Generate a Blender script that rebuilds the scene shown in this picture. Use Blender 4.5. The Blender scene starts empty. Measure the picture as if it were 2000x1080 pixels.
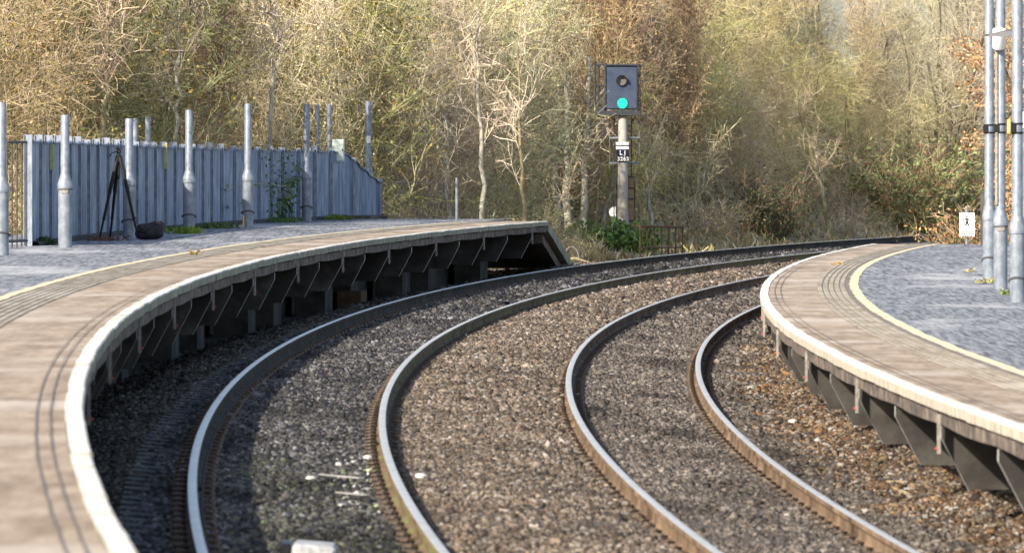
import bpy, math, random
import numpy as np
from mathutils import Vector, Matrix
random.seed(7); rng = np.random.default_rng(7)
scene = bpy.context.scene
COL = scene.collection
PI = math.pi

# ------------------------------------------------------------------ plan geometry of the line
X0, D0, K1, K3, VB = -2.7568, 74.0613, 1.8147e-3, -0.095e-6, 1.4086e-5
CAMZ, F, YH = 2.3531, 14000.0, 279.2209
SIX, C1, C2 = 1.8526, 0.0857, 0.0706
OL, OR = -0.6853, 5.6483           # coping lips of the two platforms
ZL, ZR = 0.8646, 0.4088            # platform tops
RAIL_O = [0.0, 1.505, 1.505+SIX, 3.01+SIX]
RAIL_Z = [0.0, -1.505*C1, -1.505*C1-SIX*C2, -3.01*C1-SIX*C2]

def pathx(st):
    t = st-D0
    return X0+K1*t*t/2+K3*t**3
def pathdx(st):
    t = st-D0
    return K1*t+3*K3*t*t
def P(st, o, z):
    d = pathdx(st); n = math.hypot(1, d)
    y = st-o*d/n
    return Vector((pathx(st)+o/n, y, z-VB*(y-D0)**2))
def PA(st, o, z):                   # the same for numpy arrays
    d = pathdx(st); n = np.hypot(1, d); y = st-o*d/n
    return np.stack([pathx(st)+o/n, y, z-VB*(y-D0)**2], -1)
def offset(x, y):
    st = y
    for _ in range(3):
        d = pathdx(st); n = np.hypot(1, d); o = (x-pathx(st))/n
        st = y+o*d/n
    return o
def at(px, py, z):                  # where a sight line of the survey meets level z
    D = 100.0
    for _ in range(40):
        D = F*(CAMZ-z+VB*(D-D0)**2)/(py-YH)
    return Vector(((px-1000)*D/F, D, z-VB*(D-D0)**2))
def up(px, py, Y):
    return Vector(((px-1000)*Y/F, Y, CAMZ-(py-YH)*Y/F))

# ------------------------------------------------------------------ materials
MATS = {}
def rgb(c): return (c[0], c[1], c[2], 1)
def mat(name, c1, c2=None, scale=8.0, rough=0.8, metal=0.0, bump=0.0, c3=None, stretch=(1,1,1), detail=6.0,
        attr=None, emit=None, spec=0.3, obj_coords=True, bscale=None, lo=0.35, hi=0.65, trans=0.0):
    if name in MATS: return MATS[name]
    m = bpy.data.materials.new(name); m.use_nodes = True
    nt = m.node_tree; N = nt.nodes; L = nt.links
    b = N['Principled BSDF']
    b.inputs['Roughness'].default_value = rough
    b.inputs['Metallic'].default_value = metal
    b.inputs['Specular IOR Level'].default_value = spec
    if trans:
        b.inputs['Transmission Weight'].default_value = trans
    tc = N.new('ShaderNodeTexCoord'); mp = N.new('ShaderNodeMapping')
    mp.inputs['Scale'].default_value = stretch
    L.new(tc.outputs['Object'], mp.inputs['Vector'])
    col = None
    if attr:
        a = N.new('ShaderNodeAttribute'); a.attribute_name = attr
        col = a.outputs['Color']
    if c2 is not None:
        nz = N.new('ShaderNodeTexNoise'); nz.inputs['Scale'].default_value = scale; nz.inputs['Detail'].default_value = detail
        nz.inputs['Roughness'].default_value = 0.65
        L.new(mp.outputs[0], nz.inputs['Vector'])
        cr = N.new('ShaderNodeValToRGB')
        cr.color_ramp.elements[0].position = lo; cr.color_ramp.elements[0].color = rgb(c1)
        cr.color_ramp.elements[1].position = hi; cr.color_ramp.elements[1].color = rgb(c2)
        if c3 is not None:
            e = cr.color_ramp.elements.new((lo+hi)/2); e.color = rgb(c3)
        L.new(nz.outputs['Fac'], cr.inputs['Fac'])
        if col is None: col = cr.outputs['Color']
        else:
            mx = N.new('ShaderNodeMix'); mx.data_type = 'RGBA'; mx.blend_type = 'MULTIPLY'; mx.inputs[0].default_value = 1
            L.new(col, mx.inputs[6]); L.new(cr.outputs['Color'], mx.inputs[7]); col = mx.outputs[2]
    if col is not None: L.new(col, b.inputs['Base Color'])
    else: b.inputs['Base Color'].default_value = rgb(c1)
    if bump:
        n2 = N.new('ShaderNodeTexNoise'); n2.inputs['Scale'].default_value = bscale or scale*4; n2.inputs['Detail'].default_value = 8
        L.new(mp.outputs[0], n2.inputs['Vector'])
        bp = N.new('ShaderNodeBump'); bp.inputs['Strength'].default_value = bump; bp.inputs['Distance'].default_value = 0.02
        L.new(n2.outputs['Fac'], bp.inputs['Height']); L.new(bp.outputs['Normal'], b.inputs['Normal'])
    if emit:
        b.inputs['Emission Color'].default_value = rgb(emit[0]); b.inputs['Emission Strength'].default_value = emit[1]
    m.cycles.emission_sampling = 'NONE' if not emit else 'FRONT'
    MATS[name] = m
    return m

M = {}
M['steel'] = mat('running_steel', (.58,.54,.48), (.74,.70,.64), 3, rough=.48, metal=.7, stretch=(1,1,1))
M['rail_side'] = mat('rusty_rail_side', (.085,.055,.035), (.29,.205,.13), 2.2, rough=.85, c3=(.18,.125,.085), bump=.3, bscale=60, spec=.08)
M['rail_dark'] = mat('shaded_rail_side', (.025,.022,.021), (.085,.07,.057), 2.2, rough=.8, bump=.3, bscale=60, spec=.08)  # counterpart of the sunlit rusty rails, with shade painted into the colour
M['rail_green'] = mat('green_tinged_rail_side', (.10,.065,.04), (.19,.205,.075), 1.3, rough=.85, c3=(.19,.14,.09), bump=.3, bscale=60, spec=.08)  # noise from rusty brown to yellow-green
M['clip'] = mat('clip_iron', (.06,.045,.035), (.14,.10,.07), 20, rough=.8)
M['sleeper'] = mat('sleeper_concrete', (.06,.058,.058), (.17,.16,.15), 5, rough=.9, bump=.4, c3=(.10,.097,.095))
M['ballast'] = mat('ballast_bed', (.045,.04,.037), (.13,.11,.09), 9, rough=.95, bump=1.0, bscale=25)
M['stone'] = mat('ballast_stone', (.55,.55,.55), (1.25,1.25,1.25), 22, rough=.92, attr='col', bump=.3)
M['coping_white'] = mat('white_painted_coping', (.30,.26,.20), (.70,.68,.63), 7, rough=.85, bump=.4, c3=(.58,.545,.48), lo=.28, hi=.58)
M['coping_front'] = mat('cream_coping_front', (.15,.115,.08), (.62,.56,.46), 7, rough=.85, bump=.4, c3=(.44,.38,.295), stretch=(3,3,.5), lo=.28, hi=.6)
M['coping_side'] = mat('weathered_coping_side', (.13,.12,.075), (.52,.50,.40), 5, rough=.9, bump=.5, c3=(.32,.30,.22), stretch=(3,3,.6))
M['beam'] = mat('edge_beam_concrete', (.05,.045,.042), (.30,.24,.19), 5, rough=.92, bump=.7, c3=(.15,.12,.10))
M['panel'] = mat('shaded_trestle_concrete', (.035,.032,.03), (.20,.185,.165), 1.6, rough=.92, bump=.3, c3=(.075,.07,.062), lo=.38, hi=.75)  # concrete darkened in colour for the shade on the cross-wall faces
M['panel_edge'] = mat('trestle_edge_concrete', (.30,.29,.27), (.52,.5,.46), 9, rough=.9)  # paler tone of the trestle concrete, painting in sun on the edges
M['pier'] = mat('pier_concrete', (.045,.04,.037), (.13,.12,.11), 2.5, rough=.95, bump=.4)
M['brick'] = mat('brick_infill', (.10,.05,.03), (.17,.10,.06), 12, rough=.9)
M['galv'] = mat('galvanised_steel', (.15,.175,.215), (.30,.33,.38), 9, rough=.5, metal=.25, c3=(.21,.24,.285), stretch=(1,1,.7))
M['galv_dark'] = mat('galvanised_strap', (.06,.06,.065), (.13,.13,.14), 9, rough=.6)
M['sheet'] = mat('fence_sheet', (.10,.15,.25), (.28,.36,.48), 4.5, rough=.5, metal=.2, c3=(.17,.235,.35), stretch=(2,2,.35))
M['fence_post'] = mat('fence_post_steel', (.18,.21,.26), (.35,.39,.46), 14, rough=.5, metal=.3, stretch=(1,1,.5))
M['black'] = mat('black_plastic', (.006,.006,.008), (.016,.016,.019), 20, rough=.5)
M['bagcloth'] = mat('black_nylon', (.010,.010,.014), (.03,.03,.038), 14, rough=.75, bump=.5)
M['black_iron'] = mat('black_iron', (.03,.032,.036), (.07,.07,.075), 14, rough=.6)
M['cabinet'] = mat('pale_cabinet', (.50,.58,.53), (.60,.67,.62), 4, rough=.5)
M['yellow'] = mat('yellow_plastic', (.55,.42,.07), (.68,.56,.16), 8, rough=.6)
M['yellow_faded'] = mat('faded_yellow_strip', (.36,.33,.13), (.55,.50,.24), 11, rough=.7)
M['yellow_line'] = mat('yellow_line_paint', (.38,.33,.25), (.66,.56,.37), 6, rough=.8, c3=(.57,.49,.35), lo=.28, hi=.55)
M['white'] = mat('white_enamel', (.72,.73,.72), (.82,.83,.82), 6, rough=.45)
M['sigblack'] = mat('signal_black', (.036,.054,.098), (.056,.080,.135), 3, rough=.4, c3=(.052,.07,.11))  # black casing, the sky's blue reflection mixed into its colour
M['sigframe'] = mat('signal_frame', (.02,.023,.03), (.06,.065,.075), 14, rough=.6)
M['conc_post'] = mat('signal_post_paint', (.27,.25,.22), (.47,.45,.41), 2.2, rough=.7, c3=(.38,.36,.33), stretch=(1,1,.5))
M['plate'] = mat('plate_blue_black', (.010,.013,.040), (.014,.018,.055), 5, rough=.4)
M['letter'] = mat('plate_white_letters', (.85,.85,.83), rough=.5)
M['green_led'] = mat('green_led', (.02,.5,.4), emit=((.01,.62,.36), 1.05), rough=.4)
M['lens'] = mat('lens_glass', (.10,.085,.085), (.20,.17,.165), 60, rough=.25)
M['rust'] = mat('rusted_iron', (.09,.04,.028), (.21,.11,.07), 10, rough=.9, bump=.3)
M['board'] = mat('brown_board', (.24,.15,.075), (.38,.26,.14), 3, rough=.8, stretch=(1,1,4))
M['spk'] = mat('speaker_white', (.72,.74,.78), (.8,.82,.85), 4, rough=.4)
M['grey'] = mat('grey_disc', (.30,.31,.34), (.36,.37,.40), 9, rough=.6)
M['arm'] = mat('dark_arm', (.075,.08,.09), (.12,.125,.14), 9, rough=.5)
M['red'] = mat('red_tip', (.45,.06,.04), (.6,.10,.07), 9, rough=.6)
M['strap'] = mat('hanger_steel', (.17,.15,.135), (.36,.33,.30), 20, rough=.6)
M['timber'] = mat('weathered_timber', (.20,.15,.09), (.38,.30,.20), 6, rough=.9, stretch=(1,6,1))
M['mag'] = mat('magnet_box_paint', (.22,.225,.23), (.50,.51,.52), 14, rough=.7)

# asphalt: dark chips, with dappled sunlight painted in as pale streaks
def paving(name, dark, mid, light, grain, streak=(.05,.9,1), patch=.5, gro=None, rough=.85):
    m = bpy.data.materials.new(name); m.use_nodes = True
    nt = m.node_tree; N = nt.nodes; L = nt.links; b = N['Principled BSDF']
    b.inputs['Roughness'].default_value = rough; b.inputs['Specular IOR Level'].default_value = .3
    tc = N.new('ShaderNodeTexCoord')
    fine = N.new('ShaderNodeTexNoise'); fine.inputs['Scale'].default_value = 1.0; fine.inputs['Detail'].default_value = 5; fine.inputs['Roughness'].default_value = .75
    mf = N.new('ShaderNodeMapping'); mf.inputs['Scale'].default_value = (grain, .75, grain)
    L.new(tc.outputs['Object'], mf.inputs['Vector']); L.new(mf.outputs[0], fine.inputs['Vector'])
    mp = N.new('ShaderNodeMapping'); mp.inputs['Scale'].default_value = streak
    L.new(tc.outputs['Object'], mp.inputs['Vector'])
    big = N.new('ShaderNodeTexNoise'); big.inputs['Scale'].default_value = 1.0; big.inputs['Detail'].default_value = 4; big.inputs['Roughness'].default_value = .6
    L.new(mp.outputs[0], big.inputs['Vector'])
    r1 = N.new('ShaderNodeValToRGB'); r1.color_ramp.elements[0].position = .38; r1.color_ramp.elements[1].position = .62
    r1.color_ramp.elements[0].color = rgb(dark); r1.color_ramp.elements[1].color = rgb(mid)
    L.new(fine.outputs['Fac'], r1.inputs['Fac'])
    r2 = N.new('ShaderNodeValToRGB'); r2.color_ramp.elements[0].position = patch; r2.color_ramp.elements[1].position = min(1, patch+.12)
    L.new(big.outputs['Fac'], r2.inputs['Fac'])
    mul = N.new('ShaderNodeMath'); mul.operation = 'MULTIPLY'; mul.inputs[1].default_value = .6
    L.new(r2.outputs['Color'], mul.inputs[0])
    mx = N.new('ShaderNodeMix'); mx.data_type = 'RGBA'
    L.new(mul.outputs[0], mx.inputs[0]); L.new(r1.outputs['Color'], mx.inputs[6]); mx.inputs[7].default_value = rgb(light)
    L.new(mx.outputs[2], b.inputs['Base Color'])
    bp = N.new('ShaderNodeBump'); bp.inputs['Strength'].default_value = .5; bp.inputs['Distance'].default_value = .01
    L.new(fine.outputs['Fac'], bp.inputs['Height']); L.new(bp.outputs['Normal'], b.inputs['Normal'])
    return m
M['asphalt'] = paving('platform_asphalt', (.04,.046,.062), (.31,.318,.338), (.52,.52,.52), 18, (.4,.13,1), .52)
M['slab'] = paving('edge_paving', (.22,.16,.11), (.40,.32,.24), (.52,.455,.39), 4, (.2,.35,1), .5)
M['tactile'] = paving('tactile_paving', (.21,.175,.125), (.38,.325,.25), (.47,.42,.35), 8, (.25,.6,1), .5)
M['groove'] = mat('joint_dirt', (.11,.09,.075), (.27,.225,.18), 6, rough=.9)
M['litter'] = mat('bank_soil', (.14,.11,.065), (.44,.36,.21), 1.6, rough=.95, bump=.8, c3=(.29,.23,.13), bscale=9)
M['farsoil'] = mat('far_ground', (.10,.09,.05), (.2,.17,.09), .3, rough=.95)
M['bladecol'] = mat('litter_leaf', (.6,.6,.6), (1.2,1.2,1.2), 1.5, rough=.85, attr='col')

def leafmat(name, cols, rough=.7, tone=1.0):
    """leaf or twig colour that varies from piece to piece"""
    m = bpy.data.materials.new(name); m.use_nodes = True
    nt = m.node_tree; N = nt.nodes; L = nt.links; b = N['Principled BSDF']
    b.inputs['Roughness'].default_value = rough; b.inputs['Specular IOR Level'].default_value = .25
    g = N.new('ShaderNodeNewGeometry'); r = N.new('ShaderNodeValToRGB')
    r.color_ramp.interpolation = 'LINEAR'
    els = r.color_ramp.elements
    els[0].color = rgb(cols[0]); els[1].color = rgb(cols[-1])
    for i, c in enumerate(cols[1:-1]):
        e = els.new((i+1)/(len(cols)-1)); e.color = rgb(c)
    L.new(g.outputs['Random Per Island'], r.inputs['Fac'])
    oi = N.new('ShaderNodeObjectInfo'); tn = N.new('ShaderNodeValToRGB')      # every tree has a tone of its own
    te = tn.color_ramp.elements; te[0].color = (.60,.58,.60,1); te[1].color = (1.22,1.18,1.10,1)
    for p_, c_ in ((.2,(1.12,.94,.86,1)),(.4,(.80,.90,.68,1)),(.6,(1.12,1.02,1.0,1)),(.8,(1.08,1.12,.78,1))):
        e = te.new(p_); e.color = c_
    L.new(oi.outputs['Random'], tn.inputs['Fac'])
    mx = N.new('ShaderNodeMix'); mx.data_type = 'RGBA'; mx.blend_type = 'MULTIPLY'; mx.inputs[0].default_value = tone
    L.new(r.outputs['Color'], mx.inputs[6]); L.new(tn.outputs['Color'], mx.inputs[7]); L.new(mx.outputs[2], b.inputs['Base Color'])
    return m

# ------------------------------------------------------------------ mesh collector
class MB:
    def __init__(s): s.v = []; s.f = []; s.m = []
    def add(s, vs, fs, mi=0):
        n = len(s.v); s.v += [tuple(v) for v in vs]
        for f in fs: s.f.append(tuple(i+n for i in f)); s.m.append(mi)
    def box(s, c, size, mi=0, rot=None):
        hx, hy, hz = size[0]/2, size[1]/2, size[2]/2
        vs = [Vector((x*hx, y*hy, z*hz)) for x in (-1,1) for y in (-1,1) for z in (-1,1)]
        if rot is not None: vs = [rot @ v for v in vs]
        c = Vector(c); vs = [v+c for v in vs]
        s.add(vs, [(0,1,3,2),(4,6,7,5),(0,4,5,1),(2,3,7,6),(0,2,6,4),(1,5,7,3)], mi)
    def bevbox(s, c, size, b=.01, mi=0):
        x, y, z = size[0]/2, size[1]/2, size[2]/2
        rings = []
        for zz, ins in ((-z,b),(-z+b,0),(z-b,0),(z,b)):
            X, Y = x-ins, y-ins
            bb = b if ins == 0 else b*.6
            rings.append([(X-bb,-Y,zz),(X,-Y+bb,zz),(X,Y-bb,zz),(X-bb,Y,zz),(-X+bb,Y,zz),(-X,Y-bb,zz),(-X,-Y+bb,zz),(-X+bb,-Y,zz)])
        c = Vector(c); vs = [Vector(p)+c for r in rings for p in r]; fs = []
        for k in range(3):
            for i in range(8):
                j = (i+1) % 8; fs.append((k*8+i, k*8+j, k*8+8+j, k*8+8+i))
        fs.append(tuple(range(7,-1,-1))); fs.append(tuple(range(24,32)))
        s.add(vs, fs, mi)
    def tube(s, pts, rads, n=8, mi=0, cap=True):
        pts = [Vector(p) for p in pts]
        if not isinstance(rads, (list, tuple)): rads = [rads]*len(pts)
        vs = []; fs = []
        ref = None
        for i, p in enumerate(pts):
            a = pts[max(0, i-1)]; b = pts[min(len(pts)-1, i+1)]
            d = (b-a); d = d.normalized() if d.length > 1e-9 else Vector((0,0,1))
            if ref is None:
                ref = d.orthogonal().normalized()
            u = ref-d*ref.dot(d); u = u.normalized() if u.length > 1e-6 else d.orthogonal().normalized()
            ref = u; w = d.cross(u)
            for k in range(n):
                t = 2*PI*k/n; vs.append(p+(u*math.cos(t)+w*math.sin(t))*rads[i])
        for i in range(len(pts)-1):
            for k in range(n):
                k2 = (k+1) % n; fs.append((i*n+k, i*n+k2, (i+1)*n+k2, (i+1)*n+k))
        if cap and n > 2:
            fs.append(tuple(range(n-1,-1,-1))); fs.append(tuple(range((len(pts)-1)*n, len(pts)*n)))
        s.add(vs, fs, mi)
    def lathe(s, prof, n=20, base=(0,0,0), mi=0):
        b = Vector(base); vs = []; fs = []
        for r, z in prof:
            for k in range(n):
                t = 2*PI*k/n; vs.append(b+Vector((r*math.cos(t), r*math.sin(t), z)))
        for i in range(len(prof)-1):
            for k in range(n):
                k2 = (k+1) % n; fs.append((i*n+k, i*n+k2, (i+1)*n+k2, (i+1)*n+k))
        fs.append(tuple(range(n-1,-1,-1))); fs.append(tuple(range((len(prof)-1)*n, len(prof)*n)))
        s.add(vs, fs, mi)
    def ydisc(s, c, r, depth, n=24, mi=0):       # a drum whose axis is y; front at c.y-depth
        s.tube([Vector(c), Vector(c)-Vector((0,depth,0))], r, n, mi)
    def prism(s, poly, a, b, mi=0, side_mi=None):
        """poly: 3D point pairs functions; a(p), b(p) give the two ends of every outline point"""
        n = len(poly); vs = [a(p) for p in poly]+[b(p) for p in poly]
        s.add(vs, [tuple(range(n)), tuple(range(2*n-1, n-1, -1))], mi)
        s.add(vs, [(i, n+i, n+(i+1) % n, (i+1) % n) for i in range(n)], mi if side_mi is None else side_mi)
    def sweep(s, prof, sts, o0, z0, mis=None, closed=False, jit=None, fn=None):
        n = len(prof); vs = []
        fn = fn or P
        for i, st in enumerate(sts):
            j = jit[i] if jit is not None else (0, 0)
            for (o, z) in prof: vs.append(fn(st, o0+o+j[0], z0+z+j[1]))
        base = len(s.v); s.v += [tuple(v) for v in vs]
        m = n if closed else n-1
        for i in range(len(sts)-1):
            for k in range(m):
                k2 = (k+1) % n
                s.f.append((base+i*n+k, base+i*n+k2, base+(i+1)*n+k2, base+(i+1)*n+k)); s.m.append(0 if mis is None else mis[k])
        if closed:
            s.f.append(tuple(base+k for k in range(n-1,-1,-1))); s.m.append(0 if mis is None else mis[-1])
            s.f.append(tuple(base+(len(sts)-1)*n+k for k in range(n))); s.m.append(0 if mis is None else mis[-1])
    def mesh(s, name, mats, smooth=False):
        me = bpy.data.meshes.new(name); me.from_pydata(s.v, [], s.f)
        if not isinstance(mats, (list, tuple)): mats = [mats]
        for m in mats: me.materials.append(m)
        if any(s.m): me.polygons.foreach_set('material_index', s.m)
        if smooth:
            me.polygons.foreach_set('use_smooth', [True]*len(s.f))
        me.update()
        return me
    def build(s, name, mats, parent=None, smooth=False, origin=None):
        """origin: world point made the object's origin (things); parts are given in their thing's frame"""
        if origin is not None:
            o = Vector(origin); s.v = [(v[0]-o.x, v[1]-o.y, v[2]-o.z) for v in s.v]
        ob = bpy.data.objects.new(name, s.mesh(name, mats, smooth)); COL.objects.link(ob)
        if origin is not None: ob.location = origin
        if parent is not None: ob.parent = parent
        return ob
def autosmooth(ob, ang=40):
    me = ob.data
    me.polygons.foreach_set('use_smooth', [True]*len(me.polygons))
    try: me.set_sharp_from_angle(angle=math.radians(ang))
    except Exception: pass
def tag(o, label=None, cat=None, group=None, kind=None):
    if label: o['label'] = label
    if cat: o['category'] = cat
    if group: o['group'] = group
    if kind: o['kind'] = kind
    return o
def empty(name, loc, label, cat, group=None, rz=0):
    o = bpy.data.objects.new(name, None); COL.objects.link(o); o.location = loc; o.rotation_euler = (0,0,rz)
    o.empty_display_size = .2
    return tag(o, label, cat, group)
def copy_tree(o, parent=None):
    c = o.copy(); COL.objects.link(c); c.parent = parent
    for ch in list(o.children): copy_tree(ch, c)
    return c
def npmesh(name, verts, faces, mats, cols=None):
    """verts (n,3), faces (m,k) arrays"""
    me = bpy.data.meshes.new(name)
    n, (m, k) = len(verts), faces.shape
    me.vertices.add(n); me.vertices.foreach_set('co', np.asarray(verts, np.float32).ravel())
    me.loops.add(m*k); me.loops.foreach_set('vertex_index', faces.astype(np.int32).ravel())
    me.polygons.add(m); me.polygons.foreach_set('loop_start', np.arange(0, m*k, k, dtype=np.int32))
    try: me.polygons.foreach_set('loop_total', np.full(m, k, np.int32))
    except Exception: pass
    for mt in (mats if isinstance(mats, (list, tuple)) else [mats]): me.materials.append(mt)
    if cols is not None:
        a = me.attributes.new('col', 'FLOAT_COLOR', 'POINT')
        c4 = np.ones((n, 4), np.float32); c4[:, :3] = cols; a.data.foreach_set('color', c4.ravel())
    me.update(calc_edges=True); me.validate()
    ob = bpy.data.objects.new(name, me); COL.objects.link(ob)
    return ob
# cheap smooth noise for terrain
def vnoise(x, y, s, seed=0):
    x = np.asarray(x)/s; y = np.asarray(y)/s
    xi = np.floor(x).astype(int); yi = np.floor(y).astype(int); fx = x-xi; fy = y-yi
    def h(a, b):
        v = np.sin(a*127.1+b*311.7+seed*74.7)*43758.5453
        return v-np.floor(v)
    fx = fx*fx*(3-2*fx); fy = fy*fy*(3-2*fy)
    return (h(xi,yi)*(1-fx)+h(xi+1,yi)*fx)*(1-fy)+(h(xi,yi+1)*(1-fx)+h(xi+1,yi+1)*fx)*fy

# ------------------------------------------------------------------ terrain
def bed_z(o):
    return np.interp(o, [-8,-2.6,-1.7,-1.05,-.45,0,1.5,1.8,2.4,3.0,3.36,4.86,5.3,5.9,7,14],
        [-.42,-.42,-.40,-.205,-.163,-.168,-.301,-.29,-.285,-.35,-.425,-.555,-.59,-.60,-.42,-.42])
def land_z(x, y):
    o = offset(x, y)
    z = np.interp(o, [-60,-20,-9,-5.5,-4,-2.6,5.9,14,60], [2.6,1.2,.35,-.1,-.35,-.44,-.74,-.6,-.3])
    y0 = 172+np.clip(x+12, 0, 40)*1.3
    hill = np.clip(y-y0, 0, None)*.31
    cap = np.interp(x, [-12,4,9,16], [13,9.5,5.0,3.6])
    hill = cap*(1-np.exp(-hill/cap*1.15))
    z = z+hill*np.clip((-o-4.5)/13, 0, 1)
    z = z+(vnoise(x, y, 3.1, 1)-.5)*.35*np.clip((-o-4)/2, 0, 1)+(vnoise(x, y, .8, 2)-.5)*.12*np.clip((-o-3)/2, 0, 1)
    return z-VB*(np.minimum(y, 260)-D0)**2
def land1(x, y): return float(land_z(np.array([x]), np.array([y]))[0])

xs = np.concatenate([np.arange(-160,-26,6.), np.arange(-26,34,.5), np.arange(34,170,6.)])
ys = np.concatenate([np.arange(-20,90,3.), np.arange(90,290,.7), np.arange(290,460,6.)])
gx, gy = np.meshgrid(xs, ys); gz = land_z(gx.ravel(), gy.ravel())
# keep the sheet below the ballast bed
oo = offset(gx.ravel(), gy.ravel())
gz = np.where((oo > -2.9) & (oo < 7.2), gz-.35, gz)
nx, ny = len(xs), len(ys)
idx = np.arange(nx*ny).reshape(ny, nx)
fc = np.stack([idx[:-1,:-1], idx[:-1,1:], idx[1:,1:], idx[1:,:-1]], -1).reshape(-1, 4)
g = npmesh('bank', np.stack([gx.ravel(), gy.ravel(), gz], 1), fc, M['litter']); g['kind'] = 'structure'
mb = MB(); mb.add([(-3000,-1500,-2.6),(3000,-1500,-2.6),(3000,4000,-2.6),(-3000,4000,-2.6)], [(0,1,2,3)])
mb.build('ground', M['farsoil'])['kind'] = 'structure'

# ballast bed
sts = np.arange(26, 235, .16); os_ = np.arange(-2.9, 7.21, .1)
S, O = np.meshgrid(sts, os_, indexing='ij')
Z = bed_z(O)+(vnoise(S*1.0, O, .35, 5)-.5)*.035+(vnoise(S, O, 1.2, 6)-.5)*.03
# the ballast climbs to the toe of the ramp
Z = Z+np.exp(-((S-149)/5.0)**2)*np.interp(O, [-2.9,-1.9,-.7,-.45], [.15,.22,.06,0])
V = PA(S.ravel(), O.ravel(), Z.ravel())
idx = np.arange(len(V)).reshape(S.shape)
fc = np.stack([idx[:-1,:-1], idx[:-1,1:], idx[1:,1:], idx[1:,:-1]], -1).reshape(-1, 4)
g = npmesh('ballast', V, fc, M['ballast']); g['kind'] = 'structure'

# loose stones lying on the bed
def stone_colors(st, o, n):
    base = np.zeros((n, 3))
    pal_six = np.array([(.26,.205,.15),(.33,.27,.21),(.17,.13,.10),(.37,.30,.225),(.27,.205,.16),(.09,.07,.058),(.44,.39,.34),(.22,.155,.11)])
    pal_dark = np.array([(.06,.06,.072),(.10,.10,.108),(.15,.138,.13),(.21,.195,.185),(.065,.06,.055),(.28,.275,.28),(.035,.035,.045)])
    pal_mid = np.array([(.23,.195,.165),(.16,.135,.115),(.09,.08,.075),(.28,.24,.20),(.34,.30,.27),(.19,.15,.12)])
    pal_rust = np.array([(.29,.17,.085),(.19,.11,.06),(.36,.25,.14),(.13,.08,.05),(.36,.31,.26),(.28,.20,.13),(.09,.06,.045),(.42,.40,.37),(.2,.16,.13),(.06,.045,.035)])
    pal_cess = np.array([(.17,.135,.10),(.11,.09,.07),(.24,.195,.145),(.30,.245,.19),(.06,.052,.045)])
    nz = vnoise(st, o*3, 2.6, 11)
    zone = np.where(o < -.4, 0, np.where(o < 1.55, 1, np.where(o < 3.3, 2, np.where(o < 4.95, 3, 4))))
    zone = np.where((zone == 4) & (o+(vnoise(st, o, .6, 9)-.5)*.8 < 5.5), 3, zone)
    zone = np.where((st > 146) & (zone == 0), 5, zone)
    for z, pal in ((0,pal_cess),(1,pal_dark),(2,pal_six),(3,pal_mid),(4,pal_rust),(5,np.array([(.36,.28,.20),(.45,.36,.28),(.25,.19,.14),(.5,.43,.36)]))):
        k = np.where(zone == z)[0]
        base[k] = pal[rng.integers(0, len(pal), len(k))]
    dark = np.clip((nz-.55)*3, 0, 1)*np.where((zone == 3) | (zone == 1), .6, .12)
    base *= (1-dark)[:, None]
    pt = vnoise(st*.5, o, .55, 31)*.6+vnoise(st, o, .25, 32)*.4
    base *= (.55+.9*pt)[:, None]
    base *= rng.uniform(.5, 1.35, (n, 1))*.64
    wh = (np.abs(o-1.22) < .16) & (np.abs(st-55) < 4.5) & (rng.random(n) < .08)
    base[wh] = (.50,.50,.48)
    gr = (o > .1) & (o < 1.4) & (st < 58) & (rng.random(n) < .25); base[gr] *= np.array([.95,1.12,.72])
    return base
def stones(s0, s1, dens, size):
    n = int((s1-s0)*9.6*dens)
    st = rng.uniform(s0, s1, n); o = rng.uniform(-2.85, 6.7, n)
    pos = PA(st, o, bed_z(o))
    pxx = 1000+F*pos[:, 0]/pos[:, 1]
    keep = (pxx > -80) & (pxx < 2080)
    keep &= ~((o < -1.9) & (st < 140)) & ~(np.abs(o) < .06) & ~(np.abs(o-1.505) < .06) & ~(np.abs(o-3.3576) < .06) & ~(np.abs(o-4.8626) < .06)
    # thin cover over the left track's sleepers, so that their tops show as bars
    onsl = (np.abs(((st-40)/.7) % 1.0-.5) > .5-.17) & (o > -.5) & (o < 2.0)
    keep &= ~(onsl & (rng.random(n) < np.where(o < -.05, .2, .55)))
    st = st[keep]; o = o[keep]; n = len(st)
    z = bed_z(o)+np.exp(-((st-149)/5.0)**2)*np.interp(o, [-2.9,-1.9,-.7,-.45], [.15,.22,.06,0])+rng.uniform(-.004, .018, n)
    c = PA(st, o, z)
    r = size*rng.lognormal(0, .34, n)*.5
    r = np.where((o > 5.2) & (rng.random(n) < .1), r*1.5, r)
    base = np.array([(1,0,0),(-1,0,0),(0,1,0),(0,-1,0),(0,0,1),(0,0,-1)], float)
    V = base[None]*rng.uniform(.6, 1.25, (n, 6, 1))+rng.normal(0, .22, (n, 6, 3))
    q = rng.normal(size=(n, 4)); q /= np.linalg.norm(q, axis=1, keepdims=True)
    w, x, y, zq = q.T
    R = np.stack([1-2*(y*y+zq*zq),2*(x*y-w*zq),2*(x*zq+w*y),2*(x*y+w*zq),1-2*(x*x+zq*zq),2*(y*zq-w*x),2*(x*zq-w*y),2*(y*zq+w*x),1-2*(x*x+y*y)], 1).reshape(n, 3, 3)
    V = np.einsum('nij,nkj->nki', R, V)*r[:, None, None]; V[:, :, 2] *= .8
    V += c[:, None, :]
    tri = np.array([(0,2,4),(2,1,4),(1,3,4),(3,0,4),(2,0,5),(1,2,5),(3,1,5),(0,3,5)])
    fcs = (np.arange(n)[:, None, None]*6+tri[None]).reshape(-1, 3)
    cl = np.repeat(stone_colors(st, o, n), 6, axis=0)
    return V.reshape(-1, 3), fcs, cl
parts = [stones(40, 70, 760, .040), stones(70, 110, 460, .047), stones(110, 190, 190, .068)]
Vs = []; Fs = []; Cs = []; b = 0
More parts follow.
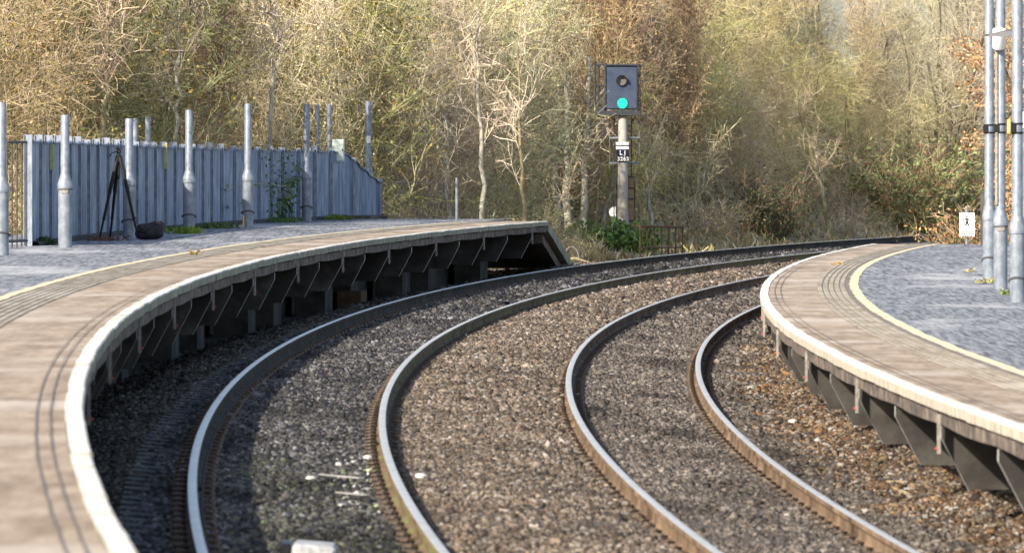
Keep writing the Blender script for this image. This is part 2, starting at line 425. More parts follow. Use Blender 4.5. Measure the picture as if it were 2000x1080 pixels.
for v, f, c in parts:
    Vs.append(v); Fs.append(f+b); Cs.append(c); b += len(v)
g = npmesh('ballast_stones', np.concatenate(Vs), np.concatenate(Fs), M['stone'], np.concatenate(Cs))
tag(g, 'loose angular ballast stones lying between and beside the rails', 'ballast', kind='stuff')

# ------------------------------------------------------------------ rails
RP = [(-.0349,-.040),(-.035,-.013),(-.031,-.004),(-.02,0),(.02,0),(.031,-.004),(.035,-.013),(.0349,-.040),(.010,-.055),(.010,-.128),(.070,-.147),(.070,-.159),(-.070,-.159),(-.070,-.147),(-.010,-.128),(-.010,-.055)]
mis = [1,1,0,0,0,1,1,1,1,1,1,1,1,1,1,1]
rail_lab = ['leftmost rail, the one nearest the left platform edge', 'second rail from the left, with green-tinged web at the bottom of the photo',
            'third rail from the left, bordering the wide stony gap between the tracks', 'rightmost rail, the one nearest the right platform edge']
rsts = np.concatenate([np.arange(26, 120, .7), np.arange(120, 262, 1.4)])
for i in range(4):
    mb = MB(); org = P(60, RAIL_O[i], RAIL_Z[i])
    mb.sweep(RP, rsts, RAIL_O[i], RAIL_Z[i], mis, True)
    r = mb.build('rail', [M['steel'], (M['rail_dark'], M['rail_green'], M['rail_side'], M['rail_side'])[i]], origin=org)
    autosmooth(r, 35)
    tag(r, rail_lab[i], 'rail', 'running rails of the two tracks')
    for wst in ((167.5,), (), (), (52.7,))[i]:
        w = MB()
        for sgn in (-1, 1):
            w.sweep([(sgn*.0355,-.016),(sgn*.036,-.041),(sgn*.014,-.056),(sgn*.014,-.127),(sgn*.03,-.136)], [wst-.03, wst+.03], RAIL_O[i], RAIL_Z[i])
        w.v = [(v[0]-org.x, v[1]-org.y, v[2]-org.z) for v in w.v]
        w.build('weld_collar', M['clip'], r)

# sleepers with their rail clips
def sleeper_mesh():
    mb = MB()
    # trapezoid section, lower in the middle
    secs = [(-1.25,0,.13),(-1.0,0,.13),(-.35,-.03,.115),(.35,-.03,.115),(1.0,0,.13),(1.25,0,.13)]
    vs = []
    for x, z, h in secs: vs += [(x,-h,z),(x,h,z),(x,h+.025,z-.2),(x,-h-.025,z-.2)]
    fs = []
    for i in range(5):
        for k in range(4): fs.append((i*4+k, i*4+(k+1) % 4, i*4+4+(k+1) % 4, i*4+4+k))
    fs += [(3,2,1,0),(20,21,22,23)]
    mb.add(vs, fs); return mb.mesh('sleeper', M['sleeper'])
def clip_mesh():
    mb = MB()
    mb.box((0,0,.012), (.10,.14,.024))
    mb.tube([(-.035,-.06,.02),(-.045,.02,.045),(.0,.06,.05),(.04,.02,.04),(.035,-.06,.03)], .011, 5)
    return mb.mesh('rail_clip', M['clip'])
SM, CM = sleeper_mesh(), clip_mesh()
tilt = math.atan(C1)
for tr, (s0, s1, lab, grp) in enumerate(((40, 179.5, 'concrete sleeper set in dark ballast under the left track', 'sleepers under the left track'),
                                        (40, 109.5, 'concrete sleeper buried in brown ballast under the right track', 'sleepers under the right track'))):
    oc = .7525+tr*(1.505+SIX); zc = (RAIL_Z[tr*2]+RAIL_Z[tr*2+1])/2-.169
    proto = None
    st = s0
    while st < s1:
        p = P(st, oc, zc); yaw = -math.atan(pathdx(st))
        if proto is None:
            o = bpy.data.objects.new('sleeper', SM); COL.objects.link(o)
            for rx in (-.7525, .7525):
                for sd in (-1, 1):
                    c = bpy.data.objects.new('rail_clip', CM); COL.objects.link(c); c.parent = o
                    c.location = (rx+sd*.105, 0, .002); c.rotation_euler = (0,0,0 if sd > 0 else PI)
            proto = o
        else:
            o = copy_tree(proto)
        o.location = p; o.rotation_euler = (0, tilt, yaw+random.uniform(-.004,.004))
        tag(o, lab, 'sleeper', grp)
        st += .7

# ------------------------------------------------------------------ platforms
def platform(side, edge, ztop, st0, st1, label, ribs, wide, ybound, zoff=0):
    """side -1: platform lies to smaller offsets (left), +1: to larger offsets"""
    org = P(80, edge, ztop)
    root = empty('station_platform', org, label, 'platform')
    loc = lambda m: [(v[0]-org.x, v[1]-org.y, v[2]-org.z) for v in m.v]
    def put(m, name, mats, sm=False):
        m.v = loc(m); o = m.build(name, mats, root)
        if sm: autosmooth(o, 30)
        return o
    ss = np.arange(st0, st1+.01, .5)
    a, bnd0, bnd1, yw = ybound
    # coping: one stone per metre, each laid a shade out of line
    jr = random.Random(3+side)
    m = MB(); st = st0
    while st < st1-.01:
        e = min(st+1.35, st1); j = (jr.uniform(-.004,.004), jr.uniform(-.003,.003)); tl = jr.uniform(-.004,.004)
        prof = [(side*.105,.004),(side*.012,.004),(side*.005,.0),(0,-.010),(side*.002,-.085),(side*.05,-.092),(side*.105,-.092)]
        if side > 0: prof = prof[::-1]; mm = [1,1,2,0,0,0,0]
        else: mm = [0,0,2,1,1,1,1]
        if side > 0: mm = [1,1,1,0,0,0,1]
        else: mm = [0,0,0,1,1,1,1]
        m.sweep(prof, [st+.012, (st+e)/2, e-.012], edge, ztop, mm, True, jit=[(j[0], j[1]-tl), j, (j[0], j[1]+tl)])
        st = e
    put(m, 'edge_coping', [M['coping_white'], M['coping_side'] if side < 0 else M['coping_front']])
    def strip(name, o1, o2, z, mt, sts=ss):
        m = MB(); pr = [(side*o1, z), (side*o2, z)]
        if side < 0: pr = pr[::-1]
        m.sweep(pr, sts, edge, ztop); return put(m, name, mt)
    # edge paving laid in slabs, with slightly different set heights
    m = MB(); st = st0
    while st < st1-.01:
        e = min(st+jr.choice((1.2,1.2,1.8)), st1); z = jr.uniform(-.0012,.0012)
        pr = [(side*.106, z),(side*a, z)]
        if side < 0: pr = pr[::-1]
        m.sweep(pr, [st, (st+e)/2, e], edge, ztop-.004); st = e
    put(m, 'edge_paving', M['slab'])
    m = MB()
    for oo in (.185, .262):
        pr = [(side*oo,.0055),(side*(oo+.010),.0055)]
        if side < 0: pr = pr[::-1]
        m.sweep(pr, ss, edge, ztop, jit=[(jr.uniform(-.004,.004),0) for _ in ss])
    put(m, 'paving_joint', M['groove'])
    # tactile strip: raised rods with gaps
    m = MB(); pr = []
    k = a+.002
    while k < bnd0-.05:
        pr += [(side*k,-.002),(side*(k+.004),.004),(side*(k+.056),.004),(side*(k+.060),-.002)]; k += .078
    pr += [(side*(bnd0-.002),-.002)]
    if side < 0: pr = pr[::-1]
    mi_ = [1 if (abs(p_[1]+.002) < 1e-6 and abs(q_[1]+.002) < 1e-6) else 0 for p_, q_ in zip(pr[:-1], pr[1:])]
    m.sweep(pr, ss, edge, ztop, mi_); put(m, 'tactile_paving', [M['tactile'], M['groove']])
    m = MB(); pr = [(side*bnd0,.003),(side*bnd1,.003)]
    if side < 0: pr = pr[::-1]
    m.sweep(pr, ss, edge, ztop, jit=[(jr.uniform(-.012,.012),0) for _ in ss]); put(m, 'yellow_line', M['yellow_line'])
    strip('asphalt_surface', bnd0-.02, wide, -.003, M['asphalt'], np.arange(st0, yw+.01, .5))
    # edge beam
    m = MB(); pr = [(side*.03,-.096),(side*.035,-.20),(side*.17,-.205),(side*.17,-.096)]
    if side > 0: pr = pr[::-1]
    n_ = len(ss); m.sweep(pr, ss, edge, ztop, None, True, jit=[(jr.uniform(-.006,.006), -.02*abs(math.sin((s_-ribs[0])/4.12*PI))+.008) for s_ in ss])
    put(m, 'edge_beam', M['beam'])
    # cross walls on piers, hangers at every other one
    for i, st in enumerate(ribs):
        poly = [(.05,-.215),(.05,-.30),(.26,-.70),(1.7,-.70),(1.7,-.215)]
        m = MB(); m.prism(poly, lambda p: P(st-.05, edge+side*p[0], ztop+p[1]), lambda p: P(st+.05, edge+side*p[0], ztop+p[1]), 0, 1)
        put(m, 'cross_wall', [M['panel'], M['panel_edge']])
        if side < 0 and i % 3 != 1:
            m = MB(); m.prism([(1.1,-.705),(1.1,-1.45),(1.6,-1.45),(1.6,-.705)], lambda p: P(st+.3, edge+side*p[0], ztop+p[1]), lambda p: P(st+1.5, edge+side*p[0], ztop+p[1]))
            put(m, 'pier', M['pier'])
        if i % 2 == 0:
            m = MB(); m.prism([(-.002,-.12),(-.002,-.42),(.022,-.42),(.022,-.12)], lambda p: P(st-.19, edge+side*(p[0]+.01), ztop+p[1]), lambda p: P(st-.13, edge+side*(p[0]+.01), ztop+p[1]))
            h = put(m, 'hanger', M['strap'])
            c = P(st-.16, edge+side*.0, ztop-.38)-org
            m = MB(); m.bevbox(c, (.02,.02,.02), .004); m.build('hanger_tip', M['red'], h)
    # longitudinal back wall, in the dark under the slab
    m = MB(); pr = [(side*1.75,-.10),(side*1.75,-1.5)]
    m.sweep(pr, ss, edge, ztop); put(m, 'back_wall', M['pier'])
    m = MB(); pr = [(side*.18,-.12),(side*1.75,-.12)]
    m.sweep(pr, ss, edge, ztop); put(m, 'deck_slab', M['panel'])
    return root, org, put

ribsL = [139.6-4.12*i for i in range(28)]
rootL, orgL, putL = platform(-1, OL, ZL, 20, 142, 'left station platform with white edge, curving away and ending in a ramp', ribsL, 6.5, (.93,1.42,1.535,147.5))
ribsR = [50.5+4.15*i for i in range(-1, 23)]
rootR, orgR, putR = platform(1, OR, ZR, 32, 143.5, 'right station platform with sunlit white edge and cream line', ribsR, 6.5, (.76,1.2,1.325,143.5))
# ramp of the left platform
m = MB()
def RZ(f, o, z): return P(142+f*6.2, OL+o-.30*f, ZL-f*.83+z)
vs = []
for f in (0, 1): vs += [RZ(f,0,0), RZ(f,-2.2,0), RZ(f,-2.2,-.2), RZ(f,0,-.2)]
m.add(vs, [(0,1,2,3),(7,6,5,4),(0,4,5,1),(1,5,6,2),(2,6,7,3),(3,7,4,0)])
putL(m, 'end_ramp', M['coping_side'])
m = MB()
vs = []
for f in (.02, .86): vs += [RZ(f,-.12,-.25), RZ(f,-.32,-.25), RZ(f,-.32,-.42), RZ(f,-.12,-.42)]
m.add(vs, [(0,1,2,3),(7,6,5,4),(0,4,5,1),(1,5,6,2),(2,6,7,3),(3,7,4,0)])
putL(m, 'ramp_beam', M['beam'])
m = MB()
for st in (58, 66, 86, 95, 112, 120):
    pass
for st in (119.5,):
    m = MB(); m.prism([(.9,-.95),(.9,-1.4),(1.3,-1.4),(1.3,-.95)], lambda p: P(st-.5, OL-p[0], ZL+p[1]), lambda p: P(st+.5, OL-p[0], ZL+p[1]))
    putL(m, 'brick_infill', M['brick'])

# ------------------------------------------------------------------ fences on the left platform
def lamp_post(loc, label, group, height, r_low=.098, r_up=.064, sh=.93, ring=True, badge=False, name='galvanised_post', cat='post'):
    root = empty(name, loc, label, cat, group)
    m = MB()
    m.lathe([(r_low*1.01,-.05),(r_low*1.0,.02),(r_low,sh-.10),(r_low*1.1,sh-.09),(r_low*1.1,sh-.03),(r_low*1.02,sh),(r_up*1.12,sh+.10),(r_up,sh+.13),(r_up*.97,height-.01),(r_up*.9,height)], 22)
    o = m.build('shaft', M['galv'], root); autosmooth(o, 30)
    if ring:
        m = MB()
        pts = []
        for k in range(25):
            t = 2*PI*k/24; pts.append(((r_low+.006)*math.cos(t), (r_low+.006)*math.sin(t), .27+.035*math.sin(t)*-1))
        m.tube(pts, .014, 6, cap=False)
        m.bevbox((r_low+.014,0,.265), (.03,.05,.045), .006); m.bevbox((-r_low-.014,0,.265), (.03,.05,.045), .006)
        m.build('tie_band', M['galv_dark'], root)
    if badge:
        m = MB(); m.bevbox((0,-r_low-.004,sh-.13), (.10,.012,.05), .004); m.build('badge', M['strap'], root)
        m = MB(); m.lathe([(r_low+.004,sh-.105),(r_low+.012,sh-.1),(r_low+.012,sh-.085),(r_low+.004,sh-.08)], 22); m.build('collar', M['galv_dark'], root)
    return root
GL = 'stepped galvanised posts along the left platform'
lp = [((3,498),200,'galvanised stepped post cut off by the left edge of the photo',True,False),
      ((127,483),225,'galvanised stepped post with small badge, right of the black railing',False,True),
      ((252,466),232,'galvanised stepped post standing directly behind the black tripod and bag',True,False),
      ((369,453),215,'galvanised stepped post with brightly sunlit side, growing weeds at its foot',True,False),
      ((484,444),203,'galvanised stepped post with a yellow marker at its foot',True,False),
      ((599,432),203,'galvanised stepped post between the ivy on the fence and the pale cabinet',True,False),
      ((719,425),198,'galvanised stepped post with white sticker, beside the sloping end of the fence',True,False)]
for (px, py), ty, lab, ring, badge in lp:
    p = at(px, py, ZL); h = (py-ty)*p.y/F
    r = lamp_post(p, lab, GL, h, ring=ring, badge=badge)
    if px == 719:
        m = MB(); m.bevbox((.01,-.066,(425-273)*p.y/F), (.085,.012,.15), .004); m.build('sticker', M['white'], r)
    if px == 484:
        m = MB(); m.bevbox((-.075,-.09,.11), (.03,.03,.22), .006); m.build('foot_marker', M['yellow'], r)
for px, ty, Y, lab in ((264,232,124.5,'slim galvanised pole behind the fence, close to the post by the tripod'),
                       (289,228,125.5,'slim galvanised pole behind the fence, between the tripod post and the yellow strip'),
                       (620,205,151,'slim galvanised pole behind the fence, the one left of the pale cabinet'),
                       (643,205,152,'slim galvanised pole behind the fence, rising from behind the pale cabinet')):
    top = up(px, ty, Y); zb = land1(top.x, Y)
    root = empty('slim_pole', (top.x, Y, zb), lab, 'pole', 'slim poles behind the fence')
    m = MB(); m.lathe([(.075,-.1),(.075,.5),(.052,.6),(.05,top.z-zb-.01),(.044,top.z-zb)], 16)
    o = m.build('shaft', M['galv'], root); autosmooth(o, 30)
    m = MB(); m.lathe([(.078,.42),(.084,.43),(.084,.47),(.078,.48)], 16); m.build('collar', M['galv_dark'], root)

# sheet-steel fence: H posts with panels between
fl = [Vector((-7.07,104.7)), Vector((-6.72,114.5)), Vector((-6.22,124)), Vector((-5.55,134)), Vector((-4.55,142.2)), Vector((-3.62,147.0)), Vector((-2.76,149.3))]
def fence_pt(d):
    for a, b in zip(fl[:-1], fl[1:]):
        L_ = (b-a).length
        if d <= L_: return a+(b-a)*(d/L_)
        d -= L_
    return fl[-1]
flen = sum((b-a).length for a, b in zip(fl[:-1], fl[1:]))
npn = 30; step = flen/npn
froot = empty('steel_sheet_fence', (fl[0].x, fl[0].y, ZL), 'blue-grey steel sheet fence with projecting post tips along the left platform', 'fence')
fo = froot.location.copy()
rj = random.Random(5)
def ftop(d):
    p = fence_pt(d)
    base = 1.555-.0035*d
    k = max(0, (d-(flen-2.1))/2.1)
    return base-.66*k
for i in range(npn+1):
    d = i*step; p = fence_pt(d); z = ZL-VB*(p.y-D0)**2; h = ftop(d)+.085+rj.uniform(-.02,.03)
    m = MB()
    w = .115; t = .012
    m.box((p.x-fo.x, p.y-fo.y, z+h/2-fo.z-.03), (w, t, h))
    m.box((p.x-fo.x+w/2, p.y-fo.y, z+h/2-fo.z-.03), (t*.8, .07, h-.006)); m.box((p.x-fo.x-w/2, p.y-fo.y, z+h/2-fo.z-.03), (t*.8, .07, h-.006))
    m.build('fence_post', M['fence_post'], froot)
for i in range(npn):
    m = MB(); d0 = i*step; rows = 14; vs = []
    for k in range(rows+1):
        d = d0+step*k/rows; p = fence_pt(d); z = ZL-VB*(p.y-D0)**2
        u = k/rows; sag = .035*math.sin(u*PI); cor = .022*math.sin(u*6*PI)+.02*math.sin(u*PI)
        h = ftop(d)-sag
        vs += [(p.x+cor-fo.x+.01, p.y-fo.y, z-.02-fo.z), (p.x+cor-fo.x+.01, p.y-fo.y, z+h-fo.z), (p.x+cor-fo.x+.045, p.y-fo.y, z+h+.006-fo.z), (p.x+cor-fo.x+.045, p.y-fo.y, z+h-.02-fo.z)]
    fs = []
    for k in range(rows):
        for q in range(3): fs.append((k*4+q, k*4+4+q, k*4+5+q, k*4+1+q))
    m.add(vs, fs); m.build('sheet_panel', M['sheet'], froot)
m = MB()
for k in range(60):
    pass
pts = [fence_pt(flen*k/60) for k in range(61)]
vs = []; fs = []
for k, p in enumerate(pts):
    z = ZL-VB*(p.y-D0)**2
    vs += [(p.x+.02-fo.x,p.y-fo.y,z-fo.z-.02),(p.x+.02-fo.x,p.y-fo.y,z-fo.z+.07),(p.x+.16-fo.x,p.y-fo.y,z-fo.z+.05),(p.x+.16-fo.x,p.y-fo.y,z-fo.z-.02)]
for k in range(60):
    for q in range(3): fs.append((k*4+q, k*4+q+1, k*4+5+q, k*4+4+q))
m.add(vs, fs); m.build('plinth', M['panel'], froot)
for px, y0, y1, fd in ((93,283,333,.075),(316,280,330,.46),(475,283,330,.72)):
    # strips fixed to the sheet at the point of the fence seen at that bearing
    best = min((abs(1000+F*fence_pt(flen*q/400).x/fence_pt(flen*q/400).y-px), q) for q in range(401))[1]
    p = fence_pt(flen*best/400); zc = CAMZ-((y0+y1)/2-YH)*p.y/F; hh = (y1-y0)*p.y/F
    m = MB(); m.bevbox((p.x+.07-fo.x, p.y-.06-fo.y, zc-fo.z), (.07,.02,hh), .005); o = m.build('yellow_strip', M['yellow_faded'], froot)
# plain railing at the left end
pA, pB = at(14, 484, ZL), at(52, 482, ZL)
r = empty('bar_railing', pA, 'dark vertical bar railing at the left end of the steel fence', 'railing')
m = MB(); d = pB-pA; hB = (482-276)*pA.y/F
m2 = MB(); m2.tube([(0,0,hB),(d.x,d.y,hB)], .018, 8); m2.tube([(0,0,.09),(d.x,d.y,.09)], .022, 8); m2.build('rail_bar', M['black_iron'], r)
for k in range(5):
    q = MB(); q.tube([(d.x*k/4,d.y*k/4,0.0),(d.x*k/4,d.y*k/4,hB)], .011, 6); q.build('upright', M['black_iron'], r)
pA, pB = at(745, 429, ZL)+Vector((0,1.0,0)), at(892, 430, ZL)
r = empty('mesh_railing', pA, 'thin dark mesh railing across the far end of the left platform', 'railing')
d = pB-pA; hB = .76
m = MB(); m.tube([(0,0,hB),(d.x,d.y,hB)], .008, 6); m.tube([(0,0,.06),(d.x,d.y,.06)], .007, 6); m.build('rail_bar', M['galv_dark'], r)
for k in range(16):
    q = MB(); q.tube([(d.x*k/16,d.y*k/16,0.0),(d.x*k/16,d.y*k/16,hB+.02)], .0042, 5); q.build('upright', M['galv_dark'], r)
q = MB(); q.tube([(d.x,d.y,-.05),(d.x,d.y,hB+.1)], .028, 10); q.build('end_post', M['galv'], r)

# pale cabinet on the fence, cable below
best = min((abs(1000+F*fence_pt(flen*q/400).x/fence_pt(flen*q/400).y-661), q) for q in range(401))[1]
p = fence_pt(flen*best/400); Yc = p.y-.14; c = up(661, 294.5, Yc)
cab = empty('electrical_cabinet', (c.x, Yc, c.z-.23), 'pale green-grey electrical cabinet fixed high on the steel fence', 'cabinet')
m = MB(); m.bevbox((0,0,.23), (.245,.16,.46), .012); m.build('case', M['cabinet'], cab)
m = MB(); m.bevbox((.0,-.085,.23), (.215,.012,.42), .006); dr = m.build('door', M['cabinet'], cab)
m = MB(); m.bevbox((.085,-.097,.24), (.02,.014,.05), .004); m.build('handle', M['black'], dr)
m = MB(); m.tube([(-.06,0,0),(-.065,-.01,-.12),(-.06,-.01,-.25),(-.085,-.02,-.35),(-.115,-.02,-.40)], .013, 7); m.build('cable', M['black'], cab)

# ------------------------------------------------------------------ tripod and bag
tp = at(232, 466, ZL)
tri = empty('camera_tripod', tp, 'black camera tripod standing open in front of the steel fence', 'tripod')
sT = F/tp.y; zt = lambda y: (466-y)/sT; xt = lambda x: (x-232)/sT
m = MB(); m.lathe([(.035,zt(306)-.09),(.05,zt(306)-.07),(.055,zt(306)),(.03,zt(306)+.03),(.022,zt(306)+.05)], 14, (0,0,0)); m.tube([(0,0,zt(350)),(0,0,zt(300))], .018, 8); m.build('centre_column', M['black'], tri)
m = MB(); m.bevbox((0,0,zt(296)), (.075,.07,.06), .012); m.bevbox((.0,-.01,zt(290)), (.11,.09,.022), .006); hd = m.build('pan_head', M['black'], tri)
m = MB(); m.tube([(-.02,-.03,zt(296)),(xt(219),-.12,zt(299)),(xt(215),-.14,zt(305))], [.009,.009,.016], 7); m.build('pan_handle', M['black'], hd)
for fx, fy in (((195,464),-.10),((272,466),-.25),((213,452),.30)):
    foot = Vector((xt(fx[0]), fy, 0)); topv = Vector((foot.x*.07, fy*.1, zt(308)))
    pts = [topv+(foot-topv)*k for k in (0,.42,.44,.74,.76,.985)]
    m = MB(); m.tube(pts, [.032,.030,.025,.023,.018,.017], 8)
    for k in (.43,.75): 
        c = topv+(foot-topv)*k; m.bevbox(c, (.05,.055,.06), .01)
    lg = m.build('leg', M['black'], tri)
    m = MB(); m.lathe([(.012,.04),(.022,.03),(.022,.0)], 8, foot); m.build('rubber_foot', M['black'], lg)
bp = at(292, 468, ZL); bag = empty('camera_bag', bp, 'slumped black bag lying behind the tripod leg on the platform', 'bag'); bag.scale = (.92,.92,.88)
def blob(n, m_, size, seed, sq=2.6):
    vs = []; fs = []
    rr = random.Random(seed); ph = [rr.uniform(0,6) for _ in range(8)]
    for i in range(n+1):
        t = PI*i/n
        for j in range(m_):
            a = 2*PI*j/m_
            v = Vector((math.sin(t)*math.cos(a), math.sin(t)*math.sin(a), math.cos(t)))
            k = (abs(v.x)**sq+abs(v.y)**sq+abs(v.z)**sq)**(-1/sq)
            k *= 1+.07*math.sin(3*v.x+ph[0])+.05*math.sin(5*v.z+4*v.x+ph[1])+.04*math.sin(7*v.y+ph[2])
            v = v*k; v = Vector((v.x*size[0], v.y*size[1], v.z*size[2])); v.z = max(v.z, -size[2]*.92)
            vs.append(v)
    for i in range(n):
        for j in range(m_): fs.append((i*m_+j, (i+1)*m_+j, (i+1)*m_+(j+1) % m_, i*m_+(j+1) % m_))
    return vs, fs
m = MB(); vs, fs = blob(16, 24, (.25,.17,.15), 4); vs = [Vector((v.x, v.y, v.z+.138+max(0,v.x)*.30*(1 if v.z > 0 else .1))) for v in vs]
m.add(vs, fs); m.build('bag_body', M['bagcloth'], bag, smooth=True)
m = MB(); m.tube([(.12,-.14,.28),(.2,-.18,.33),(.26,-.17,.27),(.27,-.15,.15)], .014, 7); m.tube([(-.2,-.13,.18),(-.1,-.2,.14),(.02,-.19,.22)], .013, 7); m.build('strap', M['black'], bag)
m = MB(); vs, fs = blob(10, 14, (.10,.05,.075), 9); m.add([v+Vector((.02,-.155,.12)) for v in vs], fs); m.build('front_pocket', M['bagcloth'], bag, smooth=True)

# ------------------------------------------------------------------ signal
sg = at(1217, 486, -.2); Ys = sg.y; ss_ = F/Ys
zb = sg.z-.25
sig = empty('railway_signal', (sg.x, Ys, zb), 'railway colour-light signal showing green on a pale post, with ladder and identity plate', 'signal')
def SX(px): return (px-1000)/ss_-sg.x
def SZ(py): return CAMZ-(py-YH)/ss_-zb
m = MB(); m.lathe([(.155,-.2),(.155,SZ(440)),(.135,SZ(400)),(.125,SZ(310)),(.115,SZ(226))], 24, (SX(1216.5),0,0)); o = m.build('post', M['conc_post'], sig); autosmooth(o)
hx0, hx1, hz0, hz1 = SX(1184), SX(1245), SZ(214), SZ(129)
m = MB(); m.bevbox(((hx0+hx1)/2, -.02, (hz0+hz1)/2), (hx1-hx0, .26, hz1-hz0), .025); 
head = m.build('signal_head', M['sigblack'], sig)
m = MB()
m.bevbox(((hx0+hx1)/2, -.165, hz1+.012), (hx1-hx0+.03, .08, .03), .008); m.build('head_rim', M['sigframe'], head)
cx = SX(1214)
m = MB()
n = 28; c = Vector((cx,-.15,SZ(158))); ro, ri = .142, .122
pro = []; 
vs = []; fs = []
for k in range(n):
    t = 2*PI*k/n; ct, st_ = math.cos(t), math.sin(t); dep = -.13 if st_ > -.3 else -.05
    for r_, y_ in ((ro,0),(ro,dep),(ri,dep),(ri,0)): vs.append(c+Vector((ct*r_, y_, st_*r_)))
for k in range(n):
    k2 = (k+1) % n
    for q in range(4): fs.append((k*4+q, k*4+(q+1) % 4, k2*4+(q+1) % 4, k2*4+q))
m.add(vs, fs); hood = m.build('lens_hood', M['black'], head)
m = MB(); m.ydisc(c+Vector((0,-.002,0)), ri, .015, 28); ln = m.build('unlit_lens', M['lens'], head)
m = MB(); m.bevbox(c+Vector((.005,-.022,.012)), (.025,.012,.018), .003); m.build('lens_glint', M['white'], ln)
c2 = Vector((SX(1215.5),-.15,SZ(202.5)))
m = MB(); m.ydisc(c2, .148, .018, 28); ap = m.build('green_aperture', M['sigblack'], head)
M['green_dim'] = mat('green_glow', (.01,.2,.13), emit=((.003,.17,.11), 1.0), rough=.4)
m = MB(); m.ydisc(c2+Vector((0,-.018,0)), .139, .006, 32); gdm = m.build('lens_glow', M['green_dim'], ap)
m = MB()
for zz, hw in ((.104,.070),(.053,.112),(.001,.126),(-.051,.112),(-.102,.070)):
    m.bevbox(c2+Vector((0,-.026,zz)), (hw*2,.012,.024), .004)
m.build('green_light', M['green_led'], ap)
# basket round the head
fr = lambda pts, r=.016: m.tube(pts, r, 6)
m = MB(); xl, xl2, xr, zt_, zm, zb_ = SX(1162), SX(1169), SX(1250), SZ(127), SZ(168), SZ(224)
for x, y in ((xl,-.10),(xl2,.25),(SX(1182),-.14)): m.tube([(x,y,zb_),(x,y,zt_)], .028, 6)
for z in (zt_, zm): m.tube([(xl,-.10,z),(SX(1182),-.14,z)], .026, 6); m.tube([(xl,-.10,z),(xl2,.25,z)], .015, 6)
m.tube([(xl,-.1,zt_),(xr,-.1,zt_)], .018, 6); m.tube([(xl2,.3,zt_),(xr,.3,zt_)], .018, 6)
for x, y in ((xr,.0),(SX(1247),.3)): m.tube([(x,y,zb_),(x,y,zt_)], .014, 6)
m.tube([(xr,.0,zm),(SX(1247),.3,zm)], .014, 6); m.tube([(SX(1246),-.1,zt_),(xr,.3,zt_)], .014, 6); m.tube([(SX(1246),-.1,zm),(xr,.3,zm)], .014, 6)
m.build('basket_rails', M['sigframe'], sig)
m = MB(); m.bevbox(((xl+SX(1252))/2, .06, SZ(221.5)), (SX(1252)-xl, .55, .13), .012); m.bevbox((SX(1172), -.13, SZ(216)), (.26,.16,.19), .015); m.build('platform_tray', M['sigframe'], sig)
for sgn in (-1, 1):
    m = MB(); m.tube([(SX(1217)+sgn*.32,-.02,SZ(228)),(SX(1217)+sgn*.30,-.02,SZ(232)),(SX(1217)+sgn*.13,-.02,SZ(240))], .016, 6); m.build('bracket', M['black_iron'], sig)
m = MB()
for x in (SX(1199.5), SX(1233.5)): m.tube([(x,.24,SZ(430)),(x,.24,SZ(228))], .013, 6)
z = SZ(345)
while z < SZ(232): m.tube([(SX(1199.5),.24,z),(SX(1233.5),.24,z)], .010, 6); z += .262
m.build('ladder', M['black_iron'], sig)
for zz, lab in ((SZ(270),0),(SZ(319),1)):
    m = MB(); pts = []
    for k in range(13):
        t = PI*k/12; pts.append((SX(1220)+math.cos(t)*.37, .2+math.sin(t)*.5, zz))
    m.tube(pts, .028, 6); m.tube([(SX(1220)-.37,.2,zz),(SX(1216)-.1,.05,zz)], .028, 6); m.tube([(SX(1220)+.37,.2,zz),(SX(1216)+.1,.05,zz)], .028, 6)
    m.build('ladder_hoop', M['galv'], sig)
m = MB()
for x in (SX(1191), SX(1249)): m.tube([(x,.28,SZ(330)),(x,.28,SZ(232))], .009, 5)
m.build('hoop_strip', M['galv'], sig)
m = MB(); m.bevbox((SX(1222), .20, (SZ(346)+SZ(431))/2), (.46,.03,SZ(346)-SZ(431)), .006); gd = m.build('climbing_guard', M['board'], sig)
m = MB()
for x in (SX(1204), SX(1240)): m.tube([(x,.175,SZ(431)),(x,.175,SZ(346))], .018, 6)
for y in (346, 368, 389, 431): m.tube([(SX(1204),.175,SZ(y)),(SX(1240),.175,SZ(y))], .014, 6)
m.build('guard_frame', M['black_iron'], gd)
m = MB(); m.bevbox((SX(1216), -.155, SZ(304)), (.315,.02,.32), .006); pl = m.build('identity_plate', M['plate'], sig)
for y in (281, 289.5):
    m = MB(); m.bevbox((SX(1215.5), -.15, SZ(y)), (.33,.02,.085), .005); m.build('white_band', M['white'], sig)
m = MB(); m.bevbox((SX(1215.5), -.145, SZ(285.2)), (.32,.015,.035), .003); m.build('dark_band', M['plate'], sig)
def text(s, size, loc, name, mt, parent):
    cu = bpy.data.curves.new(name, 'FONT'); cu.body = s; cu.size = size; cu.align_x = 'CENTER'; cu.align_y = 'CENTER'; cu.extrude = .003; cu.offset = .006*size/.16; cu.space_character = 1.12 if len(s) > 2 else 1.4
    t = bpy.data.objects.new(name, cu); COL.objects.link(t)
    dg = bpy.context.evaluated_depsgraph_get(); me = bpy.data.meshes.new_from_object(t.evaluated_get(dg))
    bpy.data.objects.remove(t); me.materials.clear(); me.materials.append(mt)
    o = bpy.data.objects.new(name, me); COL.objects.link(o); o.parent = parent; o.location = loc; o.rotation_euler = (PI/2,0,0)
    return o
text('L', .15, (SX(1216.5)-.052, -.170, SZ(299)), 'plate_letter', M['letter'], pl)
text('J', .15, (SX(1216.5)+.05, -.170, SZ(299)), 'plate_letter', M['letter'], pl)
text('3263', .138, (SX(1216.7), -.170, SZ(311)), 'plate_numbers', M['letter'], pl)
